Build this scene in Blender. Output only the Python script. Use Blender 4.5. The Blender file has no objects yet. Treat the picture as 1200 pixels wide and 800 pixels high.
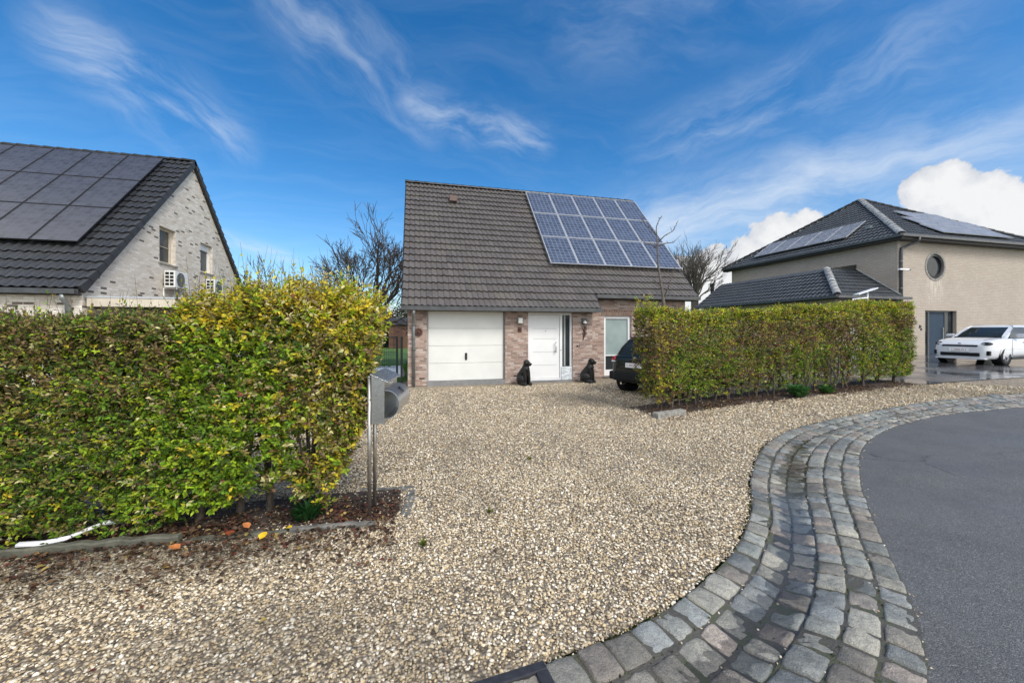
import bpy, bmesh, math, random
import numpy as np
from mathutils import Vector, Matrix
R = math.radians
rng = np.random.default_rng(11)
random.seed(5)
scene = bpy.context.scene
COL = scene.collection

# ------------------------------------------------------------------ terrain
def sstep(a, b, x):
    t = np.clip((np.asarray(x, float) - a) / (b - a), 0, 1)
    return t * t * (3 - 2 * t)
def gz(X):
    X = np.asarray(X, float)
    return .30 * sstep(5, 15, X) + .009 * np.clip(X - 15, 0, 25)

def lin(r, g, b):
    def f(c):
        c /= 255.
        return c / 12.92 if c <= .04045 else ((c + .055) / 1.055) ** 2.4
    return (f(r), f(g), f(b), 1)

# ------------------------------------------------------------------ noise
def vnoise(p, seed=0):
    p = np.asarray(p, float); i = np.floor(p).astype(np.int64); f = p - i; f = f * f * (3 - 2 * f)
    def h(a):
        n = (a[..., 0] * 73856093) ^ (a[..., 1] * 19349663) ^ (a[..., 2] * 83492791) ^ (seed * 2654435)
        n = (n ^ (n >> 13)) * 1274126177 & 0xffffffff
        return ((n ^ (n >> 16)) & 0xffff) / 65535.
    out = 0
    for dx in (0, 1):
        for dy in (0, 1):
            for dz in (0, 1):
                w = (f[..., 0] if dx else 1 - f[..., 0]) * (f[..., 1] if dy else 1 - f[..., 1]) * (f[..., 2] if dz else 1 - f[..., 2])
                out = out + w * h(i + np.array([dx, dy, dz]))
    return out
def fbm(p, oct=3, seed=0):
    s = 0; a = .5
    for k in range(oct):
        s = s + a * vnoise(np.asarray(p) * 2 ** k, seed + k); a *= .5
    return s / (1 - .5 ** oct)
def unit(a):
    return a / np.maximum(np.linalg.norm(a, axis=-1, keepdims=True), 1e-9)

# ------------------------------------------------------------------ objects
def tag(o, label=None, cat=None, group=None, kind=None):
    if label: o['label'] = label
    if cat: o['category'] = cat
    if group: o['group'] = group
    if kind: o['kind'] = kind
    return o
def empty(name, loc, rz=0, **k):
    o = bpy.data.objects.new(name, None); COL.objects.link(o)
    o.location = loc; o.rotation_euler = (0, 0, rz); o.empty_display_size = .2
    return tag(o, **k)
def top_of(o):
    while o.parent: o = o.parent
    return o
def link(name, me, parent=None):
    o = bpy.data.objects.new(name, me); COL.objects.link(o)
    if parent: o.parent = parent
    return o
def copy_tree(o, parent=None):
    c = o.copy(); COL.objects.link(c); c.parent = parent
    for ch in [x for x in o.children]: copy_tree(ch, c)
    return c

class MB:
    """collects shapes, build() links them as one mesh object"""
    def __init__(s): s.v = []; s.f = []; s.c = []; s.col = None
    def add(s, vs, fs):
        b = len(s.v); s.v.extend([tuple(map(float, p)) for p in vs])
        for f in fs:
            s.f.append(tuple(b + i for i in f)); s.c.append(s.col)
    def quad(s, *p): s.add(p, [tuple(range(len(p)))])
    def box(s, x0, y0, z0, x1, y1, z1):
        v = [(x0, y0, z0), (x1, y0, z0), (x1, y1, z0), (x0, y1, z0), (x0, y0, z1), (x1, y0, z1), (x1, y1, z1), (x0, y1, z1)]
        s.add(v, [(0, 3, 2, 1), (4, 5, 6, 7), (0, 1, 5, 4), (1, 2, 6, 5), (2, 3, 7, 6), (3, 0, 4, 7)])
    def rbox(s, x0, y0, z0, x1, y1, z1, r=.01):
        bm = bmesh.new(); bmesh.ops.create_cube(bm, size=1)
        bmesh.ops.transform(bm, matrix=Matrix.Translation(((x0 + x1) / 2, (y0 + y1) / 2, (z0 + z1) / 2)) @ Matrix.Diagonal((x1 - x0, y1 - y0, z1 - z0, 1)), verts=bm.verts)
        bmesh.ops.bevel(bm, geom=list(bm.edges), offset=r, segments=2, affect='EDGES', profile=.6)
        s.bm(bm); bm.free()
    def bm(s, bm, M=None):
        bm.verts.index_update()
        s.add([(M @ v.co if M else v.co) for v in bm.verts], [tuple(v.index for v in f.verts) for f in bm.faces])
    def tube(s, pts, rad, n=6, cap=True):
        pts = [Vector(p) for p in pts]
        if not hasattr(rad, '__len__'): rad = [rad] * len(pts)
        vs = []; prev = None
        for i, p in enumerate(pts):
            d = (pts[min(i + 1, len(pts) - 1)] - pts[max(i - 1, 0)])
            d = d.normalized() if d.length > 1e-9 else Vector((0, 0, 1))
            a = prev if prev is not None else (Vector((1, 0, 0)) if abs(d.x) < .8 else Vector((0, 1, 0)))
            a = (a - d * a.dot(d)).normalized(); b = d.cross(a); prev = a
            for k in range(n):
                t = 2 * math.pi * k / n
                vs.append(p + (a * math.cos(t) + b * math.sin(t)) * rad[i])
        fs = []
        for i in range(len(pts) - 1):
            for k in range(n):
                fs.append((i * n + k, i * n + (k + 1) % n, (i + 1) * n + (k + 1) % n, (i + 1) * n + k))
        if cap:
            fs.append(tuple(range(n))[::-1]); fs.append(tuple((len(pts) - 1) * n + k for k in range(n)))
        s.add(vs, fs)
    def ell(s, c, r, M=None, sub=2):
        bm = bmesh.new(); bmesh.ops.create_icosphere(bm, subdivisions=sub, radius=1)
        m = Matrix.Translation(c) @ (M or Matrix()) @ Matrix.Diagonal((r[0], r[1], r[2], 1))
        s.bm(bm, m); bm.free()
    def capsule(s, a, b, ra, rb):
        a, b = Vector(a), Vector(b)
        s.ell(a, (ra,) * 3); s.ell(b, (rb,) * 3); s.tube([a, b], [ra, rb], 10)
    def lathe(s, c, prof, n=20, axis='z'):
        vs = []; fs = []
        for (r, h) in prof:
            for k in range(n):
                t = 2 * math.pi * k / n; x, y = r * math.cos(t), r * math.sin(t)
                vs.append((c[0] + x, c[1] + y, c[2] + h) if axis == 'z' else ((c[0] + x, c[1] + h, c[2] + y) if axis == 'y' else (c[0] + h, c[1] + x, c[2] + y)))
        for i in range(len(prof) - 1):
            for k in range(n): fs.append((i * n + k, i * n + (k + 1) % n, (i + 1) * n + (k + 1) % n, (i + 1) * n + k))
        s.add(vs, fs)
    def build(s, name, mat, parent=None, smooth=False, local=False, fix=True, base=None):
        me = bpy.data.meshes.new(name)
        V = np.array(s.v, float)
        loc = None
        if not local:
            if parent: V = V - np.array(top_of(parent).location)
            else:
                mn, mx = V.min(0), V.max(0); loc = base or ((mn[0] + mx[0]) / 2, (mn[1] + mx[1]) / 2, mn[2]); V = V - np.array(loc)
        me.from_pydata(V.tolist(), [], s.f)
        if fix:
            bm = bmesh.new(); bm.from_mesh(me); bmesh.ops.recalc_face_normals(bm, faces=bm.faces); bm.to_mesh(me); bm.free()
        uv = me.uv_layers.new(name='UVMap')
        off = np.zeros(3) if (local or not parent) else np.array(top_of(parent).location)
        if loc: off = np.array(loc)
        co = V + off
        data = np.zeros((len(me.loops), 2))
        for p in me.polygons:
            n = p.normal; ax = max(range(3), key=lambda i: abs(n[i]))
            for li in p.loop_indices:
                c = co[me.loops[li].vertex_index]
                data[li] = (c[1], c[2]) if ax == 0 else ((c[0], c[2]) if ax == 1 else (c[0], c[1]))
        uv.data.foreach_set('uv', data.ravel())
        if any(c is not None for c in s.c):
            at = me.attributes.new('Col', 'FLOAT_COLOR', 'FACE')
            at.data.foreach_set('color', np.array([(c if c is not None else (1, 1, 1, 1)) for c in s.c], float).ravel())
        if smooth: me.polygons.foreach_set('use_smooth', [True] * len(me.polygons))
        for m in (mat if isinstance(mat, (list, tuple)) else [mat]): me.materials.append(m)
        o = link(name, me, parent)
        if loc: o.location = loc
        return o

def np_mesh(name, V, F, mat, parent=None, col=None, smooth=False):
    """V (n,3), F (m,k) numpy, col per vertex (n,3)"""
    me = bpy.data.meshes.new(name); k = F.shape[1]
    if parent: V = V - np.array(top_of(parent).location)
    me.vertices.add(len(V)); me.vertices.foreach_set('co', V.astype(np.float32).ravel())
    me.loops.add(F.size); me.loops.foreach_set('vertex_index', F.astype(np.int32).ravel())
    me.polygons.add(len(F)); me.polygons.foreach_set('loop_start', np.arange(0, F.size, k, dtype=np.int32))
    if smooth: me.polygons.foreach_set('use_smooth', np.ones(len(F), bool))
    if col is not None:
        c4 = np.ones((len(V), 4), np.float32); c4[:, :3] = col
        at = me.attributes.new('Col', 'FLOAT_COLOR', 'POINT'); at.data.foreach_set('color', c4.ravel())
    me.update(calc_edges=True)
    for m in (mat if isinstance(mat, (list, tuple)) else [mat]): me.materials.append(m)
    return link(name, me, parent)

def clip(o, planes):
    """keep what lies on the negative side of each (point, normal); points in the root's world frame"""
    off = Vector(o.location) if not o.parent else Vector(top_of(o).location)
    bm = bmesh.new(); bm.from_mesh(o.data)
    for co, no in planes:
        bmesh.ops.bisect_plane(bm, geom=list(bm.verts) + list(bm.edges) + list(bm.faces), dist=1e-5, plane_co=Vector(co) - off, plane_no=Vector(no), clear_outer=True)
    bm.to_mesh(o.data); bm.free(); return o

def baked(o):
    """replace an object's mesh by its evaluated (modified) mesh"""
    dg = bpy.context.evaluated_depsgraph_get(); dg.update()
    me = bpy.data.meshes.new_from_object(o.evaluated_get(dg)); me.name = o.name
    o.modifiers.clear(); o.data = me; return o

def bevel(o, w=.01, seg=2):
    m = o.modifiers.new('bevel', 'BEVEL'); m.width = w; m.segments = seg; m.limit_method = 'ANGLE'; return o

# ------------------------------------------------------------------ materials
class NT:
    def __init__(s, name):
        s.m = bpy.data.materials.new(name); s.m.use_nodes = True; s.t = s.m.node_tree; s.t.nodes.clear()
        s.out = s.n('ShaderNodeOutputMaterial')
    def n(s, typ, ins=None, **pr):
        nd = s.t.nodes.new(typ)
        for k, v in pr.items(): setattr(nd, k, v)
        for k, v in (ins or {}).items():
            if hasattr(v, 'is_output') or isinstance(v, bpy.types.NodeSocket): s.t.links.new(v, nd.inputs[k])
            else: nd.inputs[k].default_value = v
        return nd
    def math(s, op, a, b=0., c=0., clamp=False):
        return s.n('ShaderNodeMath', {0: a, 1: b, 2: c}, operation=op, use_clamp=clamp).outputs[0]
    def mix(s, f, a, b, mode='MIX'):
        n = s.n('ShaderNodeMix', data_type='RGBA', blend_type=mode)
        for k, v in ((0, f), (6, a), (7, b)):
            if isinstance(v, bpy.types.NodeSocket): s.t.links.new(v, n.inputs[k])
            else: n.inputs[k].default_value = v
        return n.outputs[2]
    def ramp(s, f, stops, interp='LINEAR'):
        n = s.n('ShaderNodeValToRGB', {0: f}); r = n.color_ramp; r.interpolation = interp
        while len(r.elements) < len(stops): r.elements.new(.5)
        for e, (p, c) in zip(r.elements, stops): e.position = p; e.color = c if len(c) == 4 else (*c, 1)
        return n.outputs[0]
    def step(s, v, a, b):
        return s.n('ShaderNodeMapRange', {0: v, 1: a, 2: b, 3: 0., 4: 1.}, interpolation_type='SMOOTHSTEP').outputs[0]
    def noise(s, vec, scale, detail=3., rough=.55, dim='3D'):
        return s.n('ShaderNodeTexNoise', {'Vector': vec, 'Scale': scale, 'Detail': detail, 'Roughness': rough}).outputs[0]
    def obj(s): return s.n('ShaderNodeTexCoord').outputs['Object']
    def pos(s): return s.n('ShaderNodeNewGeometry').outputs['Position']
    def attr(s, a='Col'): return s.n('ShaderNodeAttribute', attribute_name=a).outputs['Color']
    def bump(s, h, strength=.5, dist=.01):
        return s.n('ShaderNodeBump', {'Height': h, 'Strength': strength, 'Distance': dist}).outputs[0]
    def bsdf(s, color, rough=.6, metal=0., normal=None, **ex):
        p = s.n('ShaderNodeBsdfPrincipled')
        def st(k, v):
            if isinstance(v, bpy.types.NodeSocket): s.t.links.new(v, p.inputs[k])
            else: p.inputs[k].default_value = v
        st('Base Color', color); st('Roughness', rough); st('Metallic', metal)
        if normal is not None: st('Normal', normal)
        for k, v in ex.items(): st(k.replace('_', ' '), v)
        s.t.links.new(p.outputs[0], s.out.inputs[0]); return s.m

def plain(name, c, rough=.5, metal=0., var=.12, scale=6., bump=0., **ex):
    t = NT(name); p = t.pos()
    f = t.noise(p, scale, 4.)
    lo = tuple(x * (1 - var) for x in c[:3]) + (1,); hi = tuple(min(1, x * (1 + var)) for x in c[:3]) + (1,)
    colr = t.ramp(f, [(.3, lo), (.7, hi)])
    rr = t.math('MULTIPLY_ADD', t.noise(p, scale * 2.3, 3.), .16, max(rough - .08, .02))
    nrm = t.bump(t.noise(p, scale * 14, 3.), bump, .004) if bump else None
    return t.bsdf(colr, rr, metal, nrm, **ex)

def brick_mat(name, cols, mortar, bw=.2, bh=.0625, mw=.011, stain=None, rough=.85, nzf=.55, bgf=.5, bmp=.6):
    t = NT(name)
    uv = t.n('ShaderNodeUVMap', uv_map='UVMap').outputs[0]
    wob = t.n('ShaderNodeTexNoise', {'Vector': uv, 'Scale': 9., 'Detail': 2.}).outputs['Color']
    w = t.n('ShaderNodeVectorMath', {0: wob, 1: (-.5, -.5, -.5)}, operation='ADD').outputs[0]
    w = t.n('ShaderNodeVectorMath', {0: w, 'Scale': .006}, operation='SCALE').outputs[0]
    uv2 = t.n('ShaderNodeVectorMath', {0: uv, 1: w}, operation='ADD').outputs[0]
    sp = t.n('ShaderNodeSeparateXYZ', {0: uv2})
    v = t.math('DIVIDE', sp.outputs[1], bh); row = t.math('FLOOR', v); fv = t.math('FRACT', v)
    rr = t.n('ShaderNodeTexWhiteNoise', {'W': row}, noise_dimensions='1D').outputs[0]
    u = t.math('ADD', t.math('DIVIDE', sp.outputs[0], bw), t.math('ADD', t.math('MULTIPLY', row, .5), t.math('MULTIPLY', rr, .22)))
    colm = t.math('FLOOR', u); fu = t.math('FRACT', u)
    cell = t.n('ShaderNodeCombineXYZ', {0: colm, 1: row, 2: 0.}).outputs[0]
    wn = t.n('ShaderNodeTexWhiteNoise', {'Vector': cell}, noise_dimensions='2D')
    eu = t.math('MULTIPLY', t.math('MINIMUM', fu, t.math('SUBTRACT', 1., fu)), bw)
    ev = t.math('MULTIPLY', t.math('MINIMUM', fv, t.math('SUBTRACT', 1., fv)), bh)
    e = t.math('MINIMUM', eu, ev)
    isb = t.step(e, mw * .35, mw * .75)
    n = len(cols); stops = [(i / n, c) for i, c in enumerate(cols)]
    bc = t.ramp(wn.outputs[0], stops, 'CONSTANT')
    nz = t.noise(uv, 22., 4., .7)
    bc = t.mix(nzf, bc, t.ramp(nz, [(.25, (.45, .45, .45, 1)), (.75, (1.35, 1.35, 1.35, 1))]), 'MULTIPLY')
    big = t.noise(uv, .7, 3.)
    bc = t.mix(bgf, bc, t.ramp(big, [(.3, (.72, .7, .68, 1)), (.7, (1.15, 1.15, 1.15, 1))]), 'MULTIPLY')
    c = t.mix(isb, mortar, bc)
    if stain: c = stain(t, uv, c)
    h = t.math('MULTIPLY_ADD', isb, 1., t.math('MULTIPLY', nz, .5))
    return t.bsdf(c, rough, 0., t.bump(h, bmp, .008))

def leaf_mat(name, transl=.38, rough=.55):
    t = NT(name); c = t.attr()
    c = t.mix(.5, c, t.ramp(t.noise(t.pos(), 45., 2.), [(.3, (.7, .7, .7, 1)), (.7, (1.25, 1.25, 1.25, 1))]), 'MULTIPLY')
    p = t.n('ShaderNodeBsdfPrincipled', {'Base Color': c, 'Roughness': rough, 'Specular IOR Level': .28})
    tr = t.n('ShaderNodeBsdfTranslucent', {'Color': c})
    mx = t.n('ShaderNodeMixShader', {0: transl, 1: p.outputs[0], 2: tr.outputs[0]})
    t.t.links.new(mx.outputs[0], t.out.inputs[0]); return t.m

def tile_mat(name, c, rough=.5, var=.22):
    t = NT(name); p = t.pos(); a = t.attr()
    k = t.mix(1., a, c, 'MULTIPLY')
    k = t.mix(var, k, t.ramp(t.noise(p, 5., 5., .7), [(.25, (.35, .35, .33, 1)), (.75, (1.5, 1.47, 1.42, 1))]), 'MULTIPLY')
    k = t.mix(t.math('MULTIPLY', t.step(t.noise(p, 1.3, 5.), .52, .74), .45), k, (c[0] * 1.5, c[1] * 1.55, c[2] * 1.2, 1))
    return t.bsdf(k, t.math('MULTIPLY_ADD', t.noise(p, 9., 3.), .25, rough - .12), 0., t.bump(t.noise(p, 120., 3.), .25, .003))

M = {}
M['brick'] = brick_mat('house brick', [lin(162, 138, 126), lin(174, 152, 140), lin(148, 124, 113), lin(184, 165, 153), lin(158, 134, 120), lin(136, 115, 107), lin(170, 143, 130), lin(190, 174, 164)], lin(166, 152, 141))
M['brick_dark'] = brick_mat('house brick soldier', [lin(134, 108, 94), lin(120, 92, 80), lin(144, 114, 98)], lin(160, 148, 136), bw=.0625, bh=.2)
M['brick_white'] = brick_mat('pale brick', [lin(214, 205, 193), lin(226, 219, 208), lin(207, 197, 184), lin(219, 211, 200), lin(200, 190, 177), lin(229, 223, 214), lin(211, 202, 188), lin(219, 212, 203), lin(192, 181, 168), lin(222, 215, 206), lin(215, 206, 193), lin(208, 200, 190), lin(224, 217, 206), lin(216, 208, 196), lin(212, 203, 190), lin(220, 213, 202), lin(206, 196, 182), lin(104, 95, 88)], lin(200, 190, 176), bw=.21, bh=.065, nzf=.3, bgf=.25)
def stain(t, uv, c):
    sp = t.n('ShaderNodeSeparateXYZ', {0: uv})
    m = t.n('ShaderNodeMapping', {'Vector': uv, 'Scale': (14., 1.2, 1.)}).outputs[0]
    s = t.step(t.noise(m, 1., 3.), .42, .72)
    dx = t.math('ABSOLUTE', t.math('SUBTRACT', sp.outputs[0], 25.02))
    k = t.math('MULTIPLY', t.math('SUBTRACT', 1., t.step(dx, .2, .75)), t.math('MULTIPLY', t.step(sp.outputs[1], 2.75, 3.7), t.math('SUBTRACT', 1., t.step(sp.outputs[1], 4.2, 4.4))))
    return t.mix(t.math('MULTIPLY', t.math('MULTIPLY', s, k), .7), c, lin(214, 208, 196))
M['brick_beige'] = brick_mat('beige brick', [lin(172, 161, 148), lin(174, 163, 150), lin(169, 158, 145), lin(176, 165, 153), lin(171, 159, 146)], lin(146, 136, 124), bw=.24, bh=.08, mw=.014, stain=stain, nzf=.15, bgf=.3, bmp=.2)
M['tile_brown'] = tile_mat('brown roof tile', (.094, .084, .079, 1), .55)
M['tile_black'] = tile_mat('black roof tile', (.030, .031, .034, 1), .42)
M['tile_slate'] = tile_mat('slate grey roof tile', (.052, .056, .060, 1), .42)
M['ridge_pale'] = plain('pale hip tile', (.30, .30, .29), .5, 0, .5, 4)
M['zinc'] = plain('weathered zinc', (.24, .26, .26), .45, .6, .25, 5)
M['zinc_dark'] = plain('dark gutter', (.075, .077, .08), .45, .3, .25, 5)
M['fascia'] = plain('dark fascia board', (.035, .033, .032), .6)
M['door_white'] = plain('white painted door', (.80, .80, .79), .35, 0, .03, 2)
M['garage_white'] = plain('white garage panel', (.70, .70, .665), .4, 0, .04, 2)
M['pvc'] = plain('white pvc', (.80, .80, .80), .3, 0, .03, 3)
M['groove'] = plain('grey groove', (.33, .33, .32), .6)
M['black_plastic'] = plain('black plastic', (.018, .018, .019), .4)
M['statue'] = plain('black statue', (.009, .0085, .008), .45, 0, .5, 30, .4, Specular_IOR_Level=.35)
M['steel'] = plain('brushed steel', (.50, .49, .46), .33, 1., .12, 40)
M['steel_bright'] = plain('bright steel', (.66, .67, .68), .30, 1., .06, 30)
M['steel_wet'] = plain('wet steel lid', (.56, .58, .58), .22, .9, .35, 60, .9)
M['post_steel'] = plain('steel tube', (.44, .42, .39), .36, .9, .2, 20)
M['chrome'] = plain('chrome', (.75, .75, .76), .15, 1., .02)
M['terracotta'] = plain('terracotta', (.13, .085, .072), .7, 0, .4, 40)
M['rust'] = plain('dark rusty metal', (.085, .04, .03), .7, .2, .4, 60)
M['stone_grey'] = plain('grey concrete', (.24, .23, .205), .85, 0, .4, 14, .6)
M['kerb'] = plain('dirty concrete kerb', (.135, .13, .115), .85, 0, .5, 11, .6)
M['stone_wet'] = plain('weathered concrete edging', (.088, .086, .064), .7, 0, .5, 9, .6)
M['threshold'] = plain('bluestone sill', (.20, .20, .20), .7, 0, .2, 8)
M['white_plastic'] = plain('white plastic', (.82, .83, .85), .35, 0, .05)
M['ac_white'] = plain('white ac casing', (.74, .74, .71), .45, 0, .08, 5)
M['wood_pale'] = plain('pale painted board', (.56, .50, .40), .65, 0, .15, 3)
M['shed'] = plain('brown shed timber', (.11, .055, .032), .75, 0, .35, 8)
M['bark'] = plain('bark', (.075, .060, .046), .9, 0, .5, 22, .8)
M['bark_dark'] = plain('dark bark', (.046, .034, .026), .9, 0, .4, 22, .6)
M['bark_grey'] = plain('grey bark', (.115, .098, .082), .9, 0, .4, 22, .6)
M['soil'] = plain('dark soil', (.050, .034, .024), .9, 0, .55, 25, 1.)
M['grate'] = plain('cast iron drain', (.055, .055, .062), .45, .5, .2, 30, .5)
M['void'] = plain('dark pit', (.008, .008, .007), .8)
M['blue_door'] = plain('blue grey door', (.030, .050, .078), .6, 0, .06, 2, Specular_IOR_Level=.15)
M['anthracite'] = plain('anthracite frame', (.030, .034, .040), .4)
M['tyre'] = plain('tyre rubber', (.012, .012, .012), .75)
M['rim'] = plain('alloy rim', (.5, .5, .52), .3, .9)
M['red_lamp'] = plain('red tail lamp', (.32, .012, .015), .12)
M['clear_lamp'] = plain('clear lamp', (.45, .47, .5), .08)
M['plate'] = plain('plate white', (.80, .80, .78), .4, 0, .03)
M['plate_red'] = plain('plate lettering red', (.28, .02, .025), .5)
M['dark_text'] = plain('black lettering', (.012, .012, .013), .5)
M['bumper'] = plain('dark bumper', (.010, .011, .012), .5, Specular_IOR_Level=.2)
M['wire'] = plain('green black wire', (.012, .020, .018), .45, .3)
M['tarp'] = plain('pale sheet', (.58, .66, .74), .4, 0, .15, 5)
M['blind'] = plain('grey green blind', (.32, .36, .35), .6, 0, .04, 2)
M['lamp_glass'] = plain('white lamp glass', (.78, .78, .74), .3)

def paint(name, c, fl=.0):
    t = NT(name)
    return t.bsdf(c, .35, 0., None, Coat_Weight=fl, Coat_Roughness=.05, Specular_IOR_Level=.25)
M['car_dark'] = paint('dark green black paint', (.006, .011, .010, 1), .45)
M['car_white'] = paint('white car paint', (.62, .63, .64, 1), .8)

def glass(name, c, rough=.04, spec=.16, var=.3):
    t = NT(name); p = t.pos()
    k = t.ramp(t.noise(p, 1.6, 3.), [(.3, tuple(x * (1 - var) for x in c) + (1,)), (.7, tuple(x * (1 + var) for x in c) + (1,))])
    return t.bsdf(k, rough, 0., t.bump(t.noise(p, 1.2, 1.), .03, .02), Specular_IOR_Level=spec, IOR=1.5)
M['glass'] = glass('window glass', (.030, .034, .036))
M['glass_grey'] = glass('curtained window glass', (.085, .085, .08))
M['car_glass'] = glass('car glass', (.020, .026, .028), .02)

def marble():
    t = NT('marble look panel'); p = t.pos()
    m = t.n('ShaderNodeMapping', {'Vector': p, 'Rotation': (0, .7, 0), 'Scale': (3., 1., 11.)}).outputs[0]
    v = t.noise(m, 1.5, 6., .7)
    return t.bsdf(t.ramp(v, [(.42, lin(226, 230, 232)), (.5, lin(168, 178, 182)), (.56, lin(230, 233, 235))]), .3)
M['marble'] = marble()

def solar_cells(name, cell, line, nx, ny, rough=.12, lw=.035):
    t = NT(name); uv = t.n('ShaderNodeTexCoord').outputs['Object']; sp = t.n('ShaderNodeSeparateXYZ', {0: uv})
    # local x in 0..w and y in 0..h; nx, ny are cells per metre
    a = t.math('FRACT', t.math('MULTIPLY', sp.outputs[0], nx)); b = t.math('FRACT', t.math('MULTIPLY', sp.outputs[1], ny))
    e = t.math('MINIMUM', t.math('MINIMUM', a, t.math('SUBTRACT', 1., a)), t.math('MINIMUM', b, t.math('SUBTRACT', 1., b)))
    k = t.step(e, lw * .6, lw * 1.4)
    fine = t.math('FRACT', t.math('MULTIPLY', sp.outputs[0], nx * 2.))
    ce = t.n('ShaderNodeCombineXYZ', {0: t.math('FLOOR', t.math('MULTIPLY', sp.outputs[0], nx)), 1: t.math('FLOOR', t.math('MULTIPLY', sp.outputs[1], ny))}).outputs[0]
    rn = t.n('ShaderNodeTexWhiteNoise', {'Vector': ce}, noise_dimensions='2D').outputs[0]
    cc = t.mix(rn, tuple(x * .75 for x in cell) + (1,), tuple(x * 1.3 for x in cell) + (1,))
    cc = t.mix(t.math('MULTIPLY', t.math('SUBTRACT', 1., t.step(t.math('ABSOLUTE', t.math('SUBTRACT', fine, .5)), .02, .05)), .35), cc, (*line, 1))
    c = t.mix(k, (*line, 1), cc)
    return t.bsdf(c, rough, 0., None, Specular_IOR_Level=.5, IOR=1.5)
M['pv_blue'] = solar_cells('blue solar cells', (.046, .058, .092), (.22, .25, .31), 6.2, 6.2, .20, .035)
M['pv_black'] = solar_cells('black solar cells', (.038, .040, .052), (.062, .064, .076), 6., 6., .22)
M['pv_sky_sheen'] = solar_cells('solar cells with painted sky sheen', (.19, .19, .20), (.24, .24, .25), 6., 6., .36)  # pale base colour stands in for bright sky reflected in these panels
M['alu'] = plain('aluminium frame', (.52, .53, .55), .4, .5, .05)
M['pv_frame_black'] = plain('black frame', (.012, .012, .013), .4)

def gravel_mat():
    t = NT('gravel bed'); p = t.pos()
    vo = t.n('ShaderNodeTexVoronoi', {'Vector': p, 'Scale': 46., 'Randomness': 1.})
    rnd = t.n('ShaderNodeSeparateColor', {0: vo.outputs['Color']}).outputs[0]
    c = t.ramp(rnd, [(0, lin(105, 92, 76)), (.2, lin(158, 142, 118)), (.4, lin(190, 174, 150)), (.6, lin(172, 154, 126)), (.8, lin(212, 200, 180)), (1, lin(142, 128, 108))])
    c = t.mix(t.step(vo.outputs['Distance'], .25, .75), c, (.13, .112, .088, 1))
    big = t.noise(p, .55, 4., .6)
    c = t.mix(.6, c, t.ramp(big, [(.3, (.7, .66, .6, 1)), (.6, (1.1, 1.08, 1.05, 1))]), 'MULTIPLY')
    return t.bsdf(c, .8, 0., t.bump(t.math('SUBTRACT', 1., vo.outputs['Distance']), 1., .015))
M['gravel'] = gravel_mat()
def pebble_mat():
    t = NT('gravel stones'); p = t.pos(); c = t.attr()
    c = t.mix(.6, c, t.ramp(t.noise(p, 130., 3.), [(.3, (.7, .69, .67, 1)), (.7, (1.2, 1.2, 1.2, 1))]), 'MULTIPLY')
    return t.bsdf(c, .62, 0., t.bump(t.noise(p, 240., 2.), .3, .002))
M['pebble'] = pebble_mat()

def cobble_mat():
    t = NT('granite sett'); p = t.pos(); c = t.attr()
    n1 = t.noise(p, 26., 5., .7); n2 = t.noise(p, 160., 3., .7)
    k = t.mix(.75, c, t.ramp(n1, [(.25, (.5, .5, .52, 1)), (.75, (1.5, 1.48, 1.42, 1))]), 'MULTIPLY')
    k = t.mix(.75, k, t.ramp(n2, [(.3, (.35, .36, .36, 1)), (.72, (1.65, 1.66, 1.62, 1))]), 'MULTIPLY')
    k = t.mix(t.math('MULTIPLY', t.step(t.noise(p, 5., 4., .7), .5, .75), .35), k, (.075, .082, .052, 1))
    wet = t.step(t.noise(p, 1.7, 3., .6), .42, .60)
    k = t.mix(t.math('MULTIPLY', wet, .55), k, t.mix(1., k, (.55, .57, .62, 1), 'MULTIPLY'))
    rough = t.math('SUBTRACT', t.math('MULTIPLY_ADD', n1, .25, .52), t.math('MULTIPLY', wet, .34))
    return t.bsdf(k, rough, 0., t.bump(t.math('ADD', n1, t.math('MULTIPLY', n2, .5)), .85, .014))
M['cobble'] = cobble_mat()
def joint_mat():
    t = NT('mossy joint'); p = t.pos()
    c = t.ramp(t.noise(p, 7., 5., .7), [(.3, (.045, .042, .036, 1)), (.5, (.085, .078, .064, 1)), (.6, (.062, .068, .032, 1)), (.8, (.13, .118, .098, 1))])
    return t.bsdf(c, .55, 0., t.bump(t.noise(p, 120., 4.), .8, .01))
M['joint'] = joint_mat()
M['verge_black'] = plain('black verge tile', (.040, .040, .043), .6, 0, .3, 6)
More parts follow.
